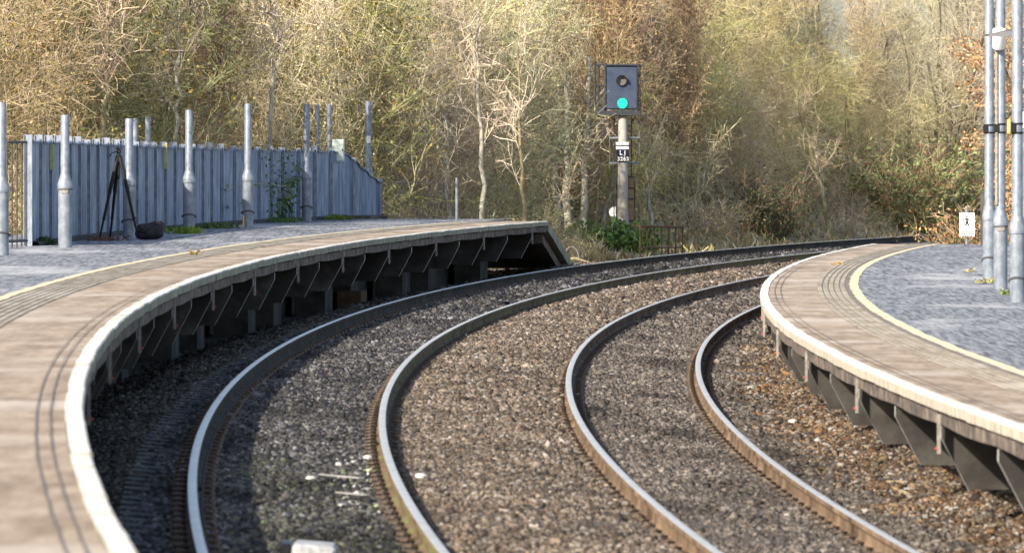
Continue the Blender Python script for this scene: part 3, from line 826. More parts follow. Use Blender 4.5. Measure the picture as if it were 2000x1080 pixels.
# white disc on a short stake behind the post
dY = Ys+1.2; c = up(1201, 415, dY); zg = land1(c.x, dY)
ds = empty('white_disc_marker', (c.x, dY, zg), 'small white round board low behind the signal post', 'marker')
m = MB(); m.ydisc((0,0,c.z-zg), .15, .02, 24); m.build('disc', M['white'], ds)
m = MB(); m.tube([(0,.03,-.1),(0,.03,c.z-zg+.1)], .02, 6); m.build('stake', M['galv'], ds)
# rusty railing by the signal
ra, rb = at(1250, 474, -.15), at(1333, 474, -.15)
ra = Vector((250*176.5/F, 176.5, -.48)); rb = Vector((333*179.5/F, 179.5, -.48))
rr_ = empty('rusty_railing', (ra.x, ra.y, ra.z), 'low rusty iron railing right of the signal post', 'railing')
d = rb-ra; hh = .76
m = MB(); m.tube([(0,0,hh+.02),(d.x,d.y,hh-.04)], .03, 8); m.tube([(-.05,0,hh+.03),(-.2,.0,hh+.03)], .025, 6); m.build('handrail', M['rust'], rr_)
for k in range(7):
    m = MB(); m.tube([(d.x*k/6,d.y*k/6,-.1),(d.x*k/6,d.y*k/6,hh)], .02, 7); m.build('upright', M['rust'], rr_)
m = MB(); m.tube([(0,0,.25),(d.x,d.y,.22)], .018, 6); m.build('lower_bar', M['rust'], rr_)
# pale hoop and fallen branch near the ramp
hp = at(1116, 506, -.05)
m = MB(); pts = [(math.cos(PI*k/12)*.16-.0, 0, math.sin(PI*k/12)*.26) for k in range(13)]; m.tube([Vector(p_)+hp for p_ in pts], .012, 6)
tag(m.build('bent_hoop', M['strap'], origin=hp), 'thin pale hoop sticking out of the ground beyond the ramp', 'hoop')
a_, b_ = at(1098, 507, -.03), at(1150, 512, -.08)
m = MB(); m.tube([a_, a_+(b_-a_)*.5+Vector((0,0,.05)), b_], [.035,.03,.015], 7)
tag(m.build('fallen_branch', M['timber'], origin=a_), 'dead branch lying at the foot of the ramp', 'branch')

# ------------------------------------------------------------------ right platform furniture
GR = 'tall lamp posts on the right platform'
rp = []
for (px, py), lab in (((1932,543),'tall galvanised lamp post, farthest of the three on the right platform'),
                      ((1954,564),'tall galvanised lamp post with the white loudspeaker, middle of the right three'),
                      ((1987,590),'tall galvanised lamp post with yellow box, nearest of the right three')):
    p = at(px, py, ZR); rp.append((p, lamp_post(p, lab, GR, 5.3, r_low=.094, r_up=.068, ring=(px != 1954), badge=(px == 1954), name='lamp_post', cat='lamp post')))
# loudspeaker, bracket arm, clamps
p, r = rp[1]
sc_ = F/p.y; z_ = lambda y: (564-y)/sc_
m = MB(); m.lathe([(.085,-.135),(.092,-.12),(.092,.12),(.05,.14)], 20); v = m.v
m.v = [(x, y*math.cos(.5)-z*math.sin(.5), y*math.sin(.5)+z*math.cos(.5)) for x, y, z in v]
sp = empty('loudspeaker', (p.x-.03, p.y-.17, p.z+z_(76)), 'white cylindrical loudspeaker hanging on the middle right lamp post', 'loudspeaker')
o = m.build('speaker_case', M['spk'], sp); autosmooth(o)
m = MB(); m.lathe([(.08,-.142),(.084,-.1365)], 20); m.v = [(x, y*math.cos(.5)-z*math.sin(.5), y*math.sin(.5)+z*math.cos(.5)) for x, y, z in m.v]; m.build('grille', M['grey'], sp)
m = MB(); m.tube([(0,.05,.05),(0,.13,.08)], .02, 6); m.build('mount', M['arm'], sp)
p3, r3 = rp[2]
za = p3.z+(590-66)*p3.y/F
m = MB(); xa = (1914-1000)*(p3.y+.4)/F; xb = p3.x+.5
m.add([(xa,p3.y+.38,za-.02),(xa+.12,p3.y+.38,za+.005),(p3.x-.1,p3.y+.3,za+.05),(xb,p3.y+.1,za+.12),(xb,p3.y+.1,za-.03),(p3.x-.1,p3.y+.3,za-.035),(xa+.1,p3.y+.38,za-.03),
       (xa,p3.y+.44,za-.02),(xa+.12,p3.y+.44,za+.005),(p3.x-.1,p3.y+.38,za+.05),(xb,p3.y+.18,za+.12),(xb,p3.y+.18,za-.03),(p3.x-.1,p3.y+.38,za-.035),(xa+.1,p3.y+.44,za-.03)],
      [(0,1,2,3,4,5,6),(13,12,11,10,9,8,7)]+[(i,7+i,7+(i+1) % 7,(i+1) % 7) for i in range(7)])
m.v = [(x-p3.x, y-p3.y, z-p3.z) for x, y, z in m.v]; m.build('bracket_arm', M['arm'], r3)
for (pp, rr), cy in ((rp[0],252),(rp[1],251),(rp[2],251)):
    s_ = F/pp.y; by = (543,564,590)[[rp[0][1],rp[1][1],rp[2][1]].index(rr)]
    zc = (by-cy)/s_
    m = MB()
    for e_ in (-.055, .055): m.lathe([(.069,zc+e_-.012),(.076,zc+e_-.010),(.076,zc+e_+.010),(.069,zc+e_+.012)], 18)
    m.bevbox((-.055,-.055,zc), (.07,.06,.12), .008)
    m.build('clamp', M['black'], rr)
m = MB(); zc = (590-248)*p3.y/F; bx_ = empty('yellow_box', (p3.x-.105, p3.y-.075, p3.z+zc), 'small yellow box clamped to the nearest right lamp post', 'box')
m.bevbox((0,0,0), (.045,.06,.18), .008); m.build('box_body', M['yellow'], bx_)
m = MB(); m.bevbox((0,-.034,0), (.03,.01,.15), .004); m.build('box_lid', M['yellow_faded'], bx_)
# conduit up the middle post
m = MB(); m.tube([(-.055,-.062,z_(400)),(-.055,-.062,z_(86))], .022, 8); m.build('conduit', M['strap'], rp[1][1])
# post with small sign at the right border, dark slat post behind
p = at(1999, 505, ZR); zz = lambda y: (505-y)*p.y/F
sgp = empty('sign_post', p, 'slim grey post with a pale notice, cut off by the right edge', 'post')
m = MB(); m.lathe([(.04,-.05),(.04,zz(226)),(.03,zz(225))], 14); m.build('shaft', M['galv'], sgp)
m = MB(); m.bevbox((-.02,-.05,zz(235)), (.11,.015,.28), .004); m.build('notice', M['spk'], sgp)
p = at(1919.5, 480, ZR)
dp = empty('timber_post', p, 'dark timber post beside the far lamp post at the platform end', 'post')
m = MB(); m.bevbox((0,0,.50), (.09,.09,1.06), .008); m.build('shaft', M['pier'], dp)
m = MB(); m.bevbox((0,0,1.04), (.10,.10,.02), .005); m.build('post_cap', M['pier'], dp)
# warning sign
p = at(1888, 475.5, ZR); s_ = F/p.y; z_ = lambda y: (475.5-y)/s_
ws = empty('warning_sign', p, 'white warning sign with black walking figure at the end of the right platform', 'sign')
m = MB(); m.lathe([(.033,-.1),(.033,z_(404)),(.03,z_(403))], 14); m.build('pole', M['galv'], ws)
m = MB(); m.bevbox((.005,-.05,z_(439)), (.305,.014,.485), .005); pl = m.build('plate', M['white'], ws)
fig = MB()
fz = lambda y: z_(y)
c = Vector((.0,-.059,0))
fig.ydisc(Vector((.0,-.057,z_(424))), .016, .004, 14)
fig.box((.004,-.059,z_(430)), (.032,.004,.075)); 
for a, b_, w in (((.0,z_(427)),(-.085,z_(429.5)),.010),((.01,z_(427)),(.055,z_(430)),.010),((.0,z_(433)),(-.025,z_(441)),.014),((.008,z_(433)),(.035,z_(441)),.014)):
    A = Vector((a[0],0,a[1])); B = Vector((b_[0],0,b_[1])); dd = (B-A).normalized(); nn = Vector((-dd.z,0,dd.x))*w
    y = -.0592; fig.add([(A+nn).to_tuple(),(B+nn).to_tuple(),(B-nn).to_tuple(),(A-nn).to_tuple()], [(0,1,2,3)])
    for k in range(len(fig.v)-4, len(fig.v)): fig.v[k] = (fig.v[k][0], y, fig.v[k][2])
fig.build('walking_figure', M['black'], pl)
tx = MB(); tr = random.Random(2)
for ln_, w in ((449,.14),(453.5,.17),(458,.22),(462,.20)):
    x = -w/2
    while x < w/2:
        l_ = tr.uniform(.018,.04); tx.box((x+l_/2+.005,-.0585,z_(ln_-1)), (l_,.003,.016)); x += l_+.010
tx.build('small_print', M['black_iron'], pl)

# ------------------------------------------------------------------ things on the track bed
mp = P(44.3, .72, -.24); mg = empty('track_magnet', mp, 'pale grey box lying between the rails of the left track, at the bottom edge', 'track equipment', rz=-math.atan(pathdx(44.3)))
mg.rotation_euler = (0, tilt, 0)
m = MB(); m.bevbox((0,.15,.05), (.27,.5,.15), .02); m.build('magnet_case', M['mag'], mg)
m = MB(); m.bevbox((-.175,.15,.055), (.08,.46,.13), .015); m.build('cable_gland', M['black'], mg)
m = MB(); m.bevbox((-.16,.15,.0), (.05,.5,.09), .008); m.bevbox((.16,.15,.0), (.05,.5,.09), .008); m.build('base_frame', M['rail_dark'], mg)
wl = ['white paint splash on a sleeper end beside the second rail, longest of the three', 'faint white paint bar on the sleeper just in front of the longest splash']
for (px, py, w, d_), lab in zip(((668,938,.36,.07),(688,972,.24,.06)), wl):
    p = at(px, py, -.235)
    m = MB(); n = 22; vs = []
    jr = random.Random(px)
    for k in range(n):
        t = 2*PI*k/n; r_ = jr.uniform(.75,1.1); vs.append((math.copysign(abs(math.cos(t))**.5, math.cos(t))*w/2*r_, math.sin(t)*d_*r_, 0))
    vs2 = [(x, y, .006) for x, y, z in vs]
    m.add(vs+vs2, [tuple(range(n,2*n))]+[(i,(i+1) % n,n+(i+1) % n,n+i) for i in range(n)])
    o = m.build('paint_splash', M['panel_edge']); o.location = p+Vector((0,0,.03)); o.rotation_euler = (0,tilt,0)
    tag(o, lab, 'paint mark')
for (px, py, sz, zq), lab in zip(((823,942,.10,-.28),(718,905,.08,-.25),(1548,832,.10,-.60),(607,946,.07,-.21)),
        ('flat white stone lying just right of the second rail','white stones heaped against the foot of the second rail','pale stone among rusty ballast below the right platform','small white stone between the left track rails')):
    p = at(px, py, zq); m = MB(); vs, fs = blob(7, 10, (sz/2, sz*.6, sz*.22), px); m.add([v+Vector((0,0,.05)) for v in vs], fs)
    o = m.build('white_stone', M['coping_white']); o.location = p; tag(o, lab, 'stone')
for (a, b_), lab in ((((1735,945),(1800,953)),'longer grey timber offcut lying on the rusty ballast'),(((1752,963),(1790,976)),'shorter broken timber offcut in front of the longer one')):
    A, B = at(a[0], a[1], -.60), at(b_[0], b_[1], -.60); m = MB(); d = B-A
    m.tube([A, A+d*.4+Vector((0,0,.015)), B], [.03,.035,.02], 6); tag(m.build('timber_offcut', M['timber'], origin=A), lab, 'timber')

# ------------------------------------------------------------------ vegetation
WOOD = {
 'pale': mat('pale_bark', (.24,.22,.17), (.55,.53,.45), 9, rough=.85, c3=(.40,.38,.31), stretch=(1,1,.4)),
 'tan': mat('tan_bark', (.20,.16,.09), (.42,.35,.21), 9, rough=.85, c3=(.30,.25,.14), stretch=(1,1,.4)),
 'moss': mat('mossy_bark', (.12,.10,.06), (.44,.40,.24), 5, rough=.9, c3=(.28,.25,.13), stretch=(1,1,.6)),
 'dark': mat('dark_bark', (.06,.05,.035), (.20,.165,.11), 6, rough=.9, c3=(.11,.09,.06)),
}
TWIG = {
 'olive': leafmat('olive_grey_twigs', [(.11,.10,.07),(.37,.34,.24),(.54,.50,.37),(.25,.22,.14),(.31,.31,.15)]),
 'tan': leafmat('tan_twigs', [(.18,.145,.105),(.52,.46,.35),(.70,.65,.53),(.36,.305,.23)]),
 'moss': leafmat('mossy_twigs', [(.20,.18,.085),(.57,.52,.28),(.42,.38,.17),(.68,.63,.44),(.30,.27,.15)]),
 'grey': leafmat('grey_twigs', [(.18,.15,.115),(.44,.385,.31),(.58,.52,.44),(.28,.24,.19)]),
 'red': leafmat('reddish_twigs', [(.22,.15,.11),(.43,.32,.23),(.34,.26,.18),(.54,.45,.33)]),
}
LEAF = {
 'olive': leafmat('olive_leaves', [(.08,.11,.035),(.27,.29,.09),(.40,.39,.25),(.13,.13,.06),(.42,.30,.07),(.11,.17,.05),(.25,.12,.06)]),
 'straw': leafmat('straw_leaves', [(.24,.19,.10),(.58,.49,.26),(.44,.34,.16),(.66,.59,.41),(.34,.30,.11)]),
 'redbrown': leafmat('redbrown_catkins', [(.20,.115,.08),(.37,.24,.165),(.28,.18,.125),(.48,.35,.25)]),
 'orange': leafmat('orange_leaves', [(.26,.13,.055),(.52,.29,.13),(.60,.40,.22),(.36,.19,.08)]),
 'laurel': leafmat('laurel_leaves', [(.035,.085,.02),(.13,.24,.06),(.22,.34,.10),(.08,.16,.04)], rough=.45, tone=.3),
 'shrub': leafmat('shrub_leaves', [(.07,.12,.045),(.18,.25,.10),(.28,.34,.17),(.12,.17,.06)], rough=.6),
 'ivy': leafmat('ivy_leaves', [(.02,.05,.017),(.07,.145,.035),(.13,.22,.06),(.045,.09,.025)], rough=.45),
 'bright': leafmat('bright_weeds', [(.08,.13,.025),(.18,.25,.045),(.12,.17,.035)]),
 'bronze': leafmat('bronze_leaves', [(.15,.06,.04),(.28,.13,.075),(.36,.19,.11),(.14,.11,.06)]),
 'grass': leafmat('dry_grass', [(.26,.21,.11),(.46,.39,.23),(.34,.28,.14),(.16,.15,.06)]),
}
def rvec(r): return Vector((r.gauss(0,1), r.gauss(0,1), r.gauss(0,1)))
class Plant:
    def __init__(s, seed): s.r = random.Random(seed); s.trunk = MB(); s.crown = MB(); s.lv = []; s.ends = []
    def limb(s, p, d, length, rad, n, wob, lift, mb, sides, tip=.35):
        pts = [Vector(p)]; d = d.normalized(); rr = [rad]
        for i in range(n):
            d = (d+rvec(s.r)*wob+Vector((0,0,lift))).normalized()
            pts.append(pts[-1]+d*(length/n)); rr.append(rad*(1-(1-tip)*(i+1)/n))
        mb.tube(pts, rr, sides, 0, cap=False)
        return pts, rr
    def leaf(s, p, sz, mi, hang=0.0, asp=1.6):
        a = rvec(s.r).normalized()
        if hang: a = (a*(1-hang)+Vector((0,0,-1))*hang).normalized()
        b = a.orthogonal(); b.rotate(Matrix.Rotation(s.r.uniform(0,6.3), 3, a)); b.normalize()
        L_ = sz*s.r.uniform(.7,1.4); W = L_/asp
        p = Vector(p)
        s.crown.add([p, p+a*L_*.5+b*W*.5, p+a*L_, p+a*L_*.5-b*W*.5], [(0,1,2,3)], mi)
def make_tree(seed, H, stems, spread, n1, n2, n3, l1, l2, l3, up1, lift, tw, leafn, leafsz, trunk_r=.09, start=.15, hang=0, droop=0, asp=1.6, stem_lean=.12, wob=.10):
    T = Plant(seed); r = T.r
    for s_ in range(stems):
        a = r.uniform(0, 6.28); lean = Vector((math.cos(a), math.sin(a), 0))*stem_lean*r.uniform(.3,1.6)
        h = H*r.uniform(.75,1.05); rad = trunk_r*r.uniform(.7,1.1)
        base = Vector((math.cos(a), math.sin(a), 0))*(.14*stems if stems > 1 else 0)
        pts, rr = T.limb(base-Vector((0,0,.3)), Vector((0,0,1))+lean, h, rad, 9, wob*.7, .03, T.trunk, 7, .2)
        for k in range(n1):
            f = start+(1-start)*((k+r.random())/n1); q = f*9; i = min(8, int(q)); p = pts[i].lerp(pts[i+1], q-i)
            az = r.uniform(0, 6.28); dd = Vector((math.cos(az)*spread, math.sin(az)*spread, up1+r.uniform(-.2,.25)))
            L1 = l1*r.uniform(.6,1.2)*(1-.55*f); R1 = max(.009, rr[i]*.24)
            p1, r1 = T.limb(p, dd, L1, R1, 5, wob*1.2, lift, T.trunk if R1 > .022 else T.crown, 4, .35)
            for k2 in range(n2):
                f2 = .2+.8*(k2+r.random())/n2; q = f2*5; i2 = min(4, int(q)); p = p1[i2].lerp(p1[i2+1], q-i2)
                d2 = ((p1[i2+1]-p1[i2]).normalized()+rvec(r)*.75+Vector((0,0,up1*.25-droop*.5)))
                p2, r2 = T.limb(p, d2, l2*r.uniform(.6,1.25), max(tw*1.35, r1[i2]*.55), 4, wob*1.6, lift*1.2-droop, T.crown, 3, .6)
                for k3 in range(n3):
                    f3 = (k3+r.random())/n3; q = f3*4; i3 = min(3, int(q)); p = p2[i3].lerp(p2[i3+1], q-i3)
                    d3 = ((p2[i3+1]-p2[i3]).normalized()+rvec(r)*.8+Vector((0,0,-droop)))
                    p3, _ = T.limb(p, d3, l3*r.uniform(.5,1.3), tw, 2, wob*2.2, lift-droop, T.crown, 3, .7)
                    for q3 in range(leafn):
                        if r.random() < .8: T.leaf(p3[r.randint(0,2)]+rvec(r)*.03, leafsz, 1, hang, asp)
    return T
def tree_proto(name, T, bark, twig, leaf):
    a = T.trunk.mesh('trunk', bark, True); b = T.crown.mesh('crown', [twig, leaf])
    return (name, a, b)
def plant_tree(proto, loc, rz, sc, label, cat, group=None):
    name, a, b = proto
    o = empty(name, loc, label, cat, group, rz); o.scale = (sc, sc, sc*random.uniform(.92,1.1))
    for nm, me in (('trunk', a), ('crown', b)):
        c = bpy.data.objects.new(nm, me); COL.objects.link(c); c.parent = o
    return o
pr = {}
pr['olive'] = [tree_proto('thicket_tree', make_tree(20+i, 7.5, 3, 1.0, 15, 8, 8, 2.6, 1.1, .62, .45, .04, .0058, 2, .085, .038, .06, wob=.13), WOOD['tan'], TWIG['olive'], LEAF['olive']) for i in range(3)]
pr['straw'] = [tree_proto('thicket_tree', make_tree(30+i, 7.5, 3, 1.0, 15, 8, 8, 2.5, 1.1, .62, .6, .05, .0058, 2, .065, .034, .05, wob=.13), WOOD['pale'], TWIG['tan'], LEAF['straw']) for i in range(3)]
pr['alder'] = [tree_proto('alder_tree', make_tree(40+i, 8.5, 3, .6, 15, 8, 7, 2.4, 1.0, .5, 1.1, .08, .0058, 2, .10, .05, .15, hang=.5, asp=2.2, stem_lean=.08), WOOD['tan'], TWIG['red'], LEAF['redbrown']) for i in range(2)]
pr['birch'] = [tree_proto('pale_tree', make_tree(50+i, 8.5, 1, .7, 15, 7, 7, 2.0, .9, .5, .9, .06, .0062, 1, .05, .075, .22, stem_lean=.1, wob=.09), WOOD['pale'], TWIG['tan'], LEAF['straw']) for i in range(3)]
pr['mossy'] = [tree_proto('mossy_tree', make_tree(60+i, 6.8, 2, 1.25, 16, 9, 8, 3.6, 1.5, .7, .4, .02, .0060, 1, .055, .085, .12, droop=.07, wob=.14, stem_lean=.35), WOOD['moss'], TWIG['moss'], LEAF['olive']) for i in range(3)]
pr['grey'] = [tree_proto('bare_tree', make_tree(70+i, 10, 1, .9, 16, 7, 6, 3.2, 1.3, .7, .7, .05, .008, 0, .05, .15, .2, wob=.12), WOOD['dark'], TWIG['grey'], LEAF['olive']) for i in range(2)]
pr['ivy'] = [tree_proto('ivy_clad_tree', make_tree(80, 6.5, 2, .8, 12, 6, 3, 1.7, .7, .4, .5, .03, .009, 5, .10, .10, .05, wob=.12), WOOD['dark'], TWIG['grey'], LEAF['ivy'])]
pr['beech'] = [tree_proto('brown_leaved_tree', make_tree(90, 6.5, 2, 1.0, 14, 6, 4, 2.3, .9, .45, .35, .0, .009, 6, .08, .09, .1, hang=.3, wob=.12), WOOD['dark'], TWIG['red'], LEAF['orange'])]
LAB = {
 'olive': ('bare thicket tree with olive-green leaf flecks in the wood on the bank', 'olive trees in the wood'),
 'straw': ('straw-coloured bare thicket tree in the wood on the bank', 'straw-coloured trees in the wood'),
 'alder': ('upright bare tree with clusters of red-brown catkins in the wood', 'red-brown trees in the wood'),
 'birch': ('slender tree with a pale trunk standing in the wood', 'pale-trunked trees in the wood'),
 'mossy': ('wide arching tree with mossy yellow-green twigs in the wood', 'mossy trees right of the signal'),
 'grey': ('tall grey bare tree on the far crest of the bank', 'grey trees on the crest'),
 'ivy': ('tree clad in dark green ivy within the wood', 'ivy-clad trees in the wood'),
 'beech': ('tree keeping its brown-orange winter leaves behind the right lamp posts', 'brown-leaved trees at the right edge'),
}
placed = []
def try_place(x, y, mind):
    for q in placed:
        if (q[0]-x)**2+((q[1]-y)*.6)**2 < mind*mind: return False
    placed.append((x, y)); return True
tr = random.Random(11)
cnt = 0
for att in range(6000):
    y = tr.uniform(116, 285); px = tr.uniform(-60, 2040); x = (px-1000)*y/F
    o = float(offset(np.array([x]), np.array([y]))[0])
    if o > -6.6 or o < -30: continue
    fd = 1.0
    if x < -2.4 and y < 152 and o > -7.8: continue
    bx, by = sg.x-x, Ys-y; al = bx*.766+by*.643
    if 0 < al < 15 and abs(bx*.643-by*.766) < 1.9: continue      # the clearing that lets the sun on to the signal
    if 1040 < px < 1330 and y < Ys+4: continue
    if not try_place(x, y, 1.55 if y < 215 else 1.8): continue
    z = land1(x, y)
    if z > CAMZ+.02*y-.6: placed.pop(); continue
    u = tr.random()
    if px < 215: k = 'alder' if u < .33 else ('straw' if u < .5 else 'olive')
    elif px < 400: k = 'olive' if u < .74 else ('alder' if u < .82 else ('straw' if u < .92 else 'birch'))
    elif px < 650: k = 'olive' if u < .58 else ('straw' if u < .7 else ('birch' if u < .8 else 'ivy'))
    elif px < 780: k = 'straw' if u < .3 else ('olive' if u < .66 else 'alder')
    elif px < 1010: k = 'straw' if u < .65 else ('birch' if u < .8 else 'olive')
    elif px < 1330: k = 'alder' if u < .42 else ('straw' if u < .72 else ('birch' if u < .9 else 'mossy'))
    elif px < 1700: k = 'mossy' if u < .74 else ('straw' if u < .9 else 'grey')
    else: k = 'grey' if u < .5 else ('mossy' if u < .75 else 'ivy')
    if y > 240 and px > 1380 and u < .8: k = 'grey'
    sc = tr.uniform(.7,1.0)
    if px > 1600 and k == 'ivy': sc *= .8
    if 1380 < px < 1830:
        sc *= .78
        if tr.random() < (.3 if y > 232 else .25): continue
    lab, grp = LAB[k]
    plant_tree(tr.choice(pr[k]), (x, y, z), tr.uniform(0,6.28), sc, lab, 'tree', grp); cnt += 1
    if cnt >= 230: break
print('trees', cnt)
# trees the photo shows one by one
def trunk_tree(px0, py0, px1, py1, Y, r0, label, seed, n1=9, bark='pale', name='pale_tree'):
    a = up(px0, py0, Y); b = up(px1, py1, Y); T = Plant(seed); r = T.r
    L_ = b-a
    pts = [Vector((0,0,land1(a.x, Y)-a.z-.1))]; n = 10
    for k in range(n+1): pts.append(L_*(k/n)+Vector((r.gauss(0,.035), r.gauss(0,.05), 0))*(1 if k else 0))
    T.trunk.tube(pts, [r0*1.1]+[r0*(1-.62*k/n) for k in range(n+1)], 8, cap=False)
    for k in range(n1):
        f = .25+.75*(k+r.random())/n1; i = 1+min(n-1, int(f*n)); p = pts[i]
        az = r.uniform(0,6.28); p1, r1 = T.limb(p, Vector((math.cos(az)*.8, math.sin(az)*.8, 1.1)), r.uniform(.7,1.6), r0*.19, 5, .14, .06, T.crown, 4, .4)
        for k2 in range(6):
            i2 = r.randint(1,4); p2, _ = T.limb(p1[i2], (p1[i2+1]-p1[i2]).normalized()+rvec(r)*.6, r.uniform(.4,1.0), .011, 4, .2, .03, T.crown, 3, .6)
            for k3 in range(4):
                T.limb(p2[r.randint(0,3)], rvec(r)+Vector((0,0,.4)), r.uniform(.2,.5), .0075, 2, .2, 0, T.crown, 3, .7)
    o = empty(name, a, label, 'tree')
    for nm, me in (('trunk', T.trunk.mesh('trunk', WOOD[bark], True)), ('crown', T.crown.mesh('crown', [TWIG['tan'], LEAF['straw']]))):
        c = bpy.data.objects.new(nm, me); COL.objects.link(c); c.parent = o
for args in ((1087,452,1076,60,Ys+1.5,.10,'pale tree trunk leftmost of the three close trunks left of the signal post',101),(1108,460,1106,140,Ys+1.0,.11,'pale tree trunk in the middle of the three close trunks left of the signal post',102),
             (1139,457,1150,110,Ys+2.2,.10,'pale tree trunk nearest the signal post of the three close trunks on its left',103),(1178,430,1200,320,Ys+8,.065,'leaning pale trunk whose top meets the signal post',104),
             (1272,437,1258,270,Ys+8,.06,'pale forked trunk just right of the signal post',105),(941,400,932,30,165,.06,'white-barked tree left of the signal, rising above the right end of the mesh railing',106),
             (342,262,352,10,136,.042,'thin white stem rising above the fence behind the sunlit post',107),(527,225,540,10,146.5,.042,'thin white stem rising above the fence near the ivy',108),
             (878,424,868,180,160,.045,'slim sapling behind the mesh railing, left of its end post',109),(1345,452,1392,290,204,.04,'pale leaning tree right of the rusty railing',110),
             (1024,438,1010,90,165,.05,'slim grey tree directly behind the tip of the left platform',111,9,'tan'),(702,230,690,20,156,.045,'slim tan tree rising above the sloping end of the fence',112,9,'tan'),
             (200,255,225,5,130,.05,'slim tan tree rising above the fence left of the tripod',113,9,'tan'),(1620,440,1560,200,215,.10,'mossy leaning trunk low in the wood right of the rusty railing',114,9,'moss')):
    trunk_tree(*args)
# brown-leaved trees and bushes at the right edge, inside the curve
for x, y, sc, k in ((11.9,150,1.0,0),(12.5,156,1.1,0),(12.9,163,1.1,0),(13.7,171,1.1,0)):
    plant_tree(pr['beech'][0], (x, y, land1(x, y)), x*7, sc, LAB['beech'][0], 'tree', LAB['beech'][1])

# shrubs: many stems from the base with leaves
def make_shrub(seed, H, W, stems, n2, leafn, leafsz, twr, spread=.9, hang=0, asp=1.6, mi2=0.0):
    T = Plant(seed); r = T.r
    for s_ in range(stems):
        a = r.uniform(0,6.28); rad = W*math.sqrt(r.random())*.5
        d = Vector((math.cos(a)*spread*r.random(), math.sin(a)*spread*r.random(), 1))
        pts, rr = T.limb((math.cos(a)*rad*.6, math.sin(a)*rad*.6, -.1), d, H*r.uniform(.6,1.15), twr*1.6, 6, .14, .0, T.trunk, 4, .5)
        for k in range(n2):
            i = r.randint(1,5); d2 = (pts[i+1]-pts[i]).normalized()+rvec(r)*.7
            p2, _ = T.limb(pts[i], d2, H*.3*r.uniform(.5,1.2), twr, 3, .2, -.02, T.crown, 3, .6)
            for q in range(leafn): T.leaf(p2[r.randint(0,3)]+rvec(r)*.04, leafsz, 2 if r.random() < mi2 else 1, hang, asp)
    return T
def shrub_proto(name, T, bark, twig, leaf, leaf2=None):
    return (name, T.trunk.mesh('stems', bark, True), T.crown.mesh('foliage', [twig, leaf, leaf2 or leaf]))
def plant_shrub(proto, loc, rz, sc, label, group=None, cat='shrub'):
    name, a, b = proto
    o = empty(name, loc, label, cat, group, rz); o.scale = (sc,)*3
    for nm, me in (('stems', a), ('foliage', b)):
        c = bpy.data.objects.new(nm, me); COL.objects.link(c); c.parent = o
    return o
bram = [shrub_proto('bramble_bush', make_shrub(200+i, 1.3, 2.0, 34, 9, 1, .06, .0075, 1.3), WOOD['tan'], TWIG['grey' if i else 'tan'], LEAF['straw'], LEAF['olive']) for i in range(2)]
budd = shrub_proto('seed_head_shrub', make_shrub(210, 2.6, 2.2, 48, 14, 8, .12, .009, .75, .25, 2.6, .2), WOOD['dark'], TWIG['red'], LEAF['shrub'], LEAF['bronze'])
bron = shrub_proto('bronze_shrub', make_shrub(211, 2.6, 2.4, 46, 13, 5, .10, .009, .8, .2, 2.2, .25), WOOD['dark'], TWIG['red'], LEAF['orange'], LEAF['ivy'])
laur = shrub_proto('evergreen_bush', make_shrub(212, .95, 1.1, 44, 11, 8, .12, .008, 1.0, 0, 1.5), WOOD['dark'], TWIG['grey'], LEAF['laurel'])
tr2 = random.Random(23)
n = 0
for att in range(900):
    y = tr2.uniform(118, 235); px = tr2.uniform(0, 1900); x = (px-1000)*y/F
    o = float(offset(np.array([x]), np.array([y]))[0])
    if not (-8.6 < o < -4.9): continue
    if x < -2.2 and y < 153: 
        if o > -7.4: continue
    if abs(x-sg.x+.3) < 1.7 and -8 < y-Ys < 3: continue
    if 240 < px-1000 < 350 and y < 181: continue
    if any((q[0]-x)**2+((q[1]-y)*.5)**2 < .8 for q in placed[-n:] if n): continue
    placed.append((x, y)); n += 1
    plant_shrub(tr2.choice(bram), (x, y, land1(x, y)), tr2.uniform(0,6.28), tr2.uniform(.5,1.0), 'grey-brown leafless bramble bush at the foot of the wood', 'bramble bushes at the foot of the wood')
    if n >= 60: break
for k in range(9):
    y = tr2.uniform(166, 178); x = (tr2.uniform(1062, 1150)-1000)*y/F
    plant_shrub(tr2.choice(bram), (x, y, land1(x, y)), k, tr2.uniform(.4,.62), 'grey-brown leafless bramble bush at the foot of the wood', 'bramble bushes at the foot of the wood')
for px, py, Y, sc, pt, lab in ((1775,470,226,1.15,budd,'dark green shrub with red-brown seed heads, left of the pair near the warning sign'),(1838,474,231,1.2,budd,'dark green shrub with red-brown seed heads directly behind the warning sign'),
                       (1895,478,234,1.2,bron,'orange-leaved shrub behind the far lamp post'),(1500,462,206,.8,budd,'seed-head shrub with dark drooping heads under the mossy trees'),
                       (1930,486,151,.8,bron,'orange-leaved shrub seen between the right lamp posts'),(1985,490,150,.8,bron,'orange-leaved shrub at the right edge of the photo')):
    p = up(px, py, Y); plant_shrub(pt, (p.x, Y, land1(p.x, Y)-.1), px, sc, lab)
for dx_, dy_, sc, lab in ((-.50,-1.0,1.08,'glossy evergreen bush growing left of the signal post base'),(.25,-1.0,.98,'glossy evergreen bush growing right of the signal post base'),(-1.02,-.9,.75,'low green bush on the left flank of the evergreen clump')):
    x, y = sg.x+dx_, Ys+dy_; plant_shrub(laur, (x, y, -.45-VB*(y-D0)**2), dx_*9, sc, lab, cat='bush')
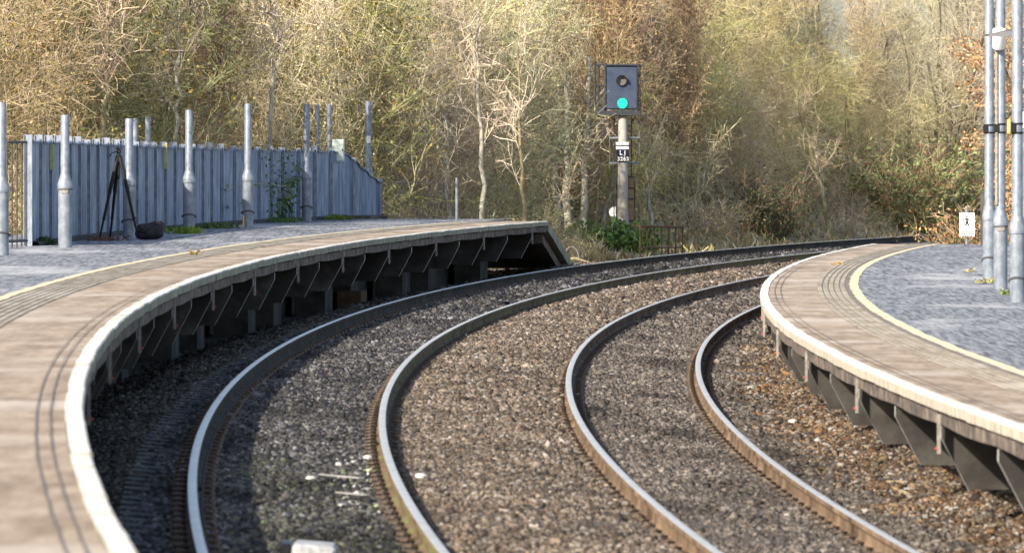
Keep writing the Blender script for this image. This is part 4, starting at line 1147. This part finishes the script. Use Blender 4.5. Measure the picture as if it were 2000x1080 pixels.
# climbing ivy on the fence
T = Plant(300); r = T.r
bq = min((abs(1000+F*fence_pt(flen*q/400).x/fence_pt(flen*q/400).y-546), q) for q in range(401))[1]
pf = fence_pt(flen*bq/400); io = Vector((pf.x+.1, pf.y-.1, ZL-VB*(pf.y-D0)**2))
for k in range(7):
    dd = r.uniform(-1.6,1.6); q = fence_pt(flen*bq/400+dd)
    pts, _ = T.limb(Vector((q.x+.06-io.x, q.y-io.y, 0)), Vector((0,0,1)), r.uniform(.9,1.55), .012, 8, .10, .05, T.trunk, 4)
    for p_ in pts[1:]:
        for j in range(13): T.leaf(p_+Vector((r.gauss(.02,.05), r.gauss(0,.55), r.gauss(0,.08))), .07, 1, .2)
iv = empty('climbing_ivy', io, 'dark ivy climbing up the steel fence', 'ivy')
T.trunk.build('stems', WOOD['dark'], iv); T.crown.build('foliage', [LEAF['ivy'], LEAF['ivy']], iv)
# weeds along the foot of the fence and on the slabs
def weed(px, py, n, h, w, lf, lab, z=ZL, hang=0):
    p = at(px, py, z); T = Plant(int(px*3+py)); r = T.r
    for k in range(n):
        b0 = Vector((r.gauss(0,w*.5), r.gauss(0,w*1.2), 0)); a = (Vector((r.gauss(0,.5), r.gauss(0,.5), 1))).normalized(); l_ = h*r.uniform(.4,1.2); sd = Vector((r.uniform(-1,1), r.uniform(-1,1), 0)).normalized()*.012
        T.crown.add([b0-sd, b0+sd, b0+a*l_*.6+sd*.8+Vector((0,0,0)), b0+a*l_+Vector((r.gauss(0,.03),0,-.01))], [(0,1,2,3)])
        if r.random() < .5: T.leaf(b0+a*l_*.7, .05, 0)
    o = T.crown.build('weed_clump', [lf]); o.location = p
    return tag(o, lab, 'weeds', kind='stuff')
weed(365,456,300,.13,.24,LEAF['bright'],'bright green weeds at the foot of the sunlit post')
weed(420,446,200,.12,.35,LEAF['ivy'],'dark green weeds along the fence right of the sunlit post')
weed(205,470,90,.08,.30,LEAF['bronze'],'brown dead weeds along the fence under the tripod')
weed(85,478,160,.13,.18,LEAF['ivy'],'small dark weeds at the left end of the steel fence')
weed(545,434,260,.12,.35,LEAF['ivy'],'weeds at the foot of the ivy on the fence')
weed(655,429,240,.11,.30,LEAF['bright'],'green grass tuft on the platform below the pale cabinet')
weed(690,427,200,.10,.22,LEAF['bright'],'green grass tuft left of the last stepped post')
weed(312,452,200,.11,.25,LEAF['ivy'],'dark weeds along the fence behind the bag')
weed(377,498,45,.04,.06,LEAF['olive'],'tiny tuft growing in the paving joint of the left platform')
weed(1635,517,50,.04,.08,LEAF['grass'],'tiny yellowish tuft on the far paving of the right platform', ZR)
weed(1895,531,30,.04,.05,LEAF['olive'],'tiny tuft on the asphalt of the right platform', ZR)
weed(1925,552,60,.05,.14,LEAF['olive'],'dry grass at the foot of the far right lamp post', ZR)
weed(1972,575,60,.07,.14,LEAF['shrub'],'weeds between the feet of the right lamp posts', ZR)
# litter, grass and ivy covering the bank
n = 90000
y = rng.uniform(112, 275, n); px = rng.uniform(-60, 2060, n); x = (px-1000)*y/F; o = offset(x, y)
k = (o < -3.6) & (o > -40) & ~((x < -2.3) & (y < 152) & (o > -7.2)); k &= ~((np.abs(x-sg.x+.3) < 1.4) & (y > Ys-4) & (y < Ys+.5)); x, y, o = x[k], y[k], o[k]; n = len(x)
z = land_z(x, y)
h = rng.uniform(.05,.32,n)*np.where(o > -6, .9, 1.0); ang = rng.uniform(0,6.28,n); w = rng.uniform(.012,.045,n)
lean = rng.normal(0,.45,(n,2))
c = np.stack([x,y,z],1); sd = np.stack([np.cos(ang)*w, np.sin(ang)*w, np.zeros(n)],1); tp_ = np.stack([lean[:,0]*h, lean[:,1]*h, h],1)
V = np.stack([c-sd, c+sd, c+tp_*.7+sd*.8, c+tp_],1).reshape(-1,3)
pal = np.array([(.40,.33,.18),(.30,.23,.12),(.48,.42,.24),(.20,.15,.08),(.30,.29,.10),(.12,.14,.04),(.34,.22,.12),(.55,.48,.32)])
cl = pal[rng.integers(0,len(pal),n)]*rng.uniform(.75,1.25,(n,1))
gq = npmesh('undergrowth', V, np.arange(n*4).reshape(-1,4), M['bladecol'], np.repeat(cl,4,axis=0))
tag(gq, 'dry grass, dead leaves and twigs covering the bank under the trees', 'undergrowth', kind='stuff')

# ------------------------------------------------------------------ light, sky, camera
az, el = math.radians(38), math.radians(31)     # sun to the left and a little behind the camera
S = Vector((-math.sin(az)*math.cos(el), -math.cos(az)*math.cos(el), math.sin(el)))
sun = bpy.data.lights.new('sun', 'SUN'); sun.energy = 5.0; sun.angle = math.radians(.5); sun.color = (1.0,.90,.75)
so = bpy.data.objects.new('sun', sun); COL.objects.link(so); so.rotation_euler = (-S).to_track_quat('-Z','Y').to_euler(); so.location = (-30,-20,40)
w = bpy.data.worlds.new('World'); scene.world = w; w.use_nodes = True
nt = w.node_tree; bg = nt.nodes['Background']; bg.inputs['Strength'].default_value = .15
sky = nt.nodes.new('ShaderNodeTexSky'); sky.sky_type = 'NISHITA'; sky.sun_disc = False; sky.sun_elevation = el
sky.sun_rotation = math.atan2(S.x, S.y); sky.dust_density = 2.0
nt.links.new(sky.outputs[0], bg.inputs['Color'])
cam = bpy.data.cameras.new('camera'); co = bpy.data.objects.new('camera', cam); COL.objects.link(co); scene.camera = co
co.location = (0,0,CAMZ); co.rotation_euler = (PI/2,0,0)
cam.sensor_width = 36; cam.lens = F/2000*36; cam.shift_y = -(540-YH)/2000; cam.clip_start = 1; cam.clip_end = 6000
cam.dof.use_dof = True; cam.dof.focus_distance = 135; cam.dof.aperture_fstop = 8.0
scene.view_settings.view_transform = 'Standard'; scene.view_settings.look = 'None'
scene.view_settings.exposure = .66; scene.view_settings.gamma = 1
scene.cycles.max_bounces = 8; scene.cycles.diffuse_bounces = 6; scene.cycles.use_adaptive_sampling = True
scene.cycles.use_denoising = True; scene.cycles.denoising_input_passes = 'RGB_ALBEDO_NORMAL'; scene.cycles.denoising_prefilter = 'ACCURATE'
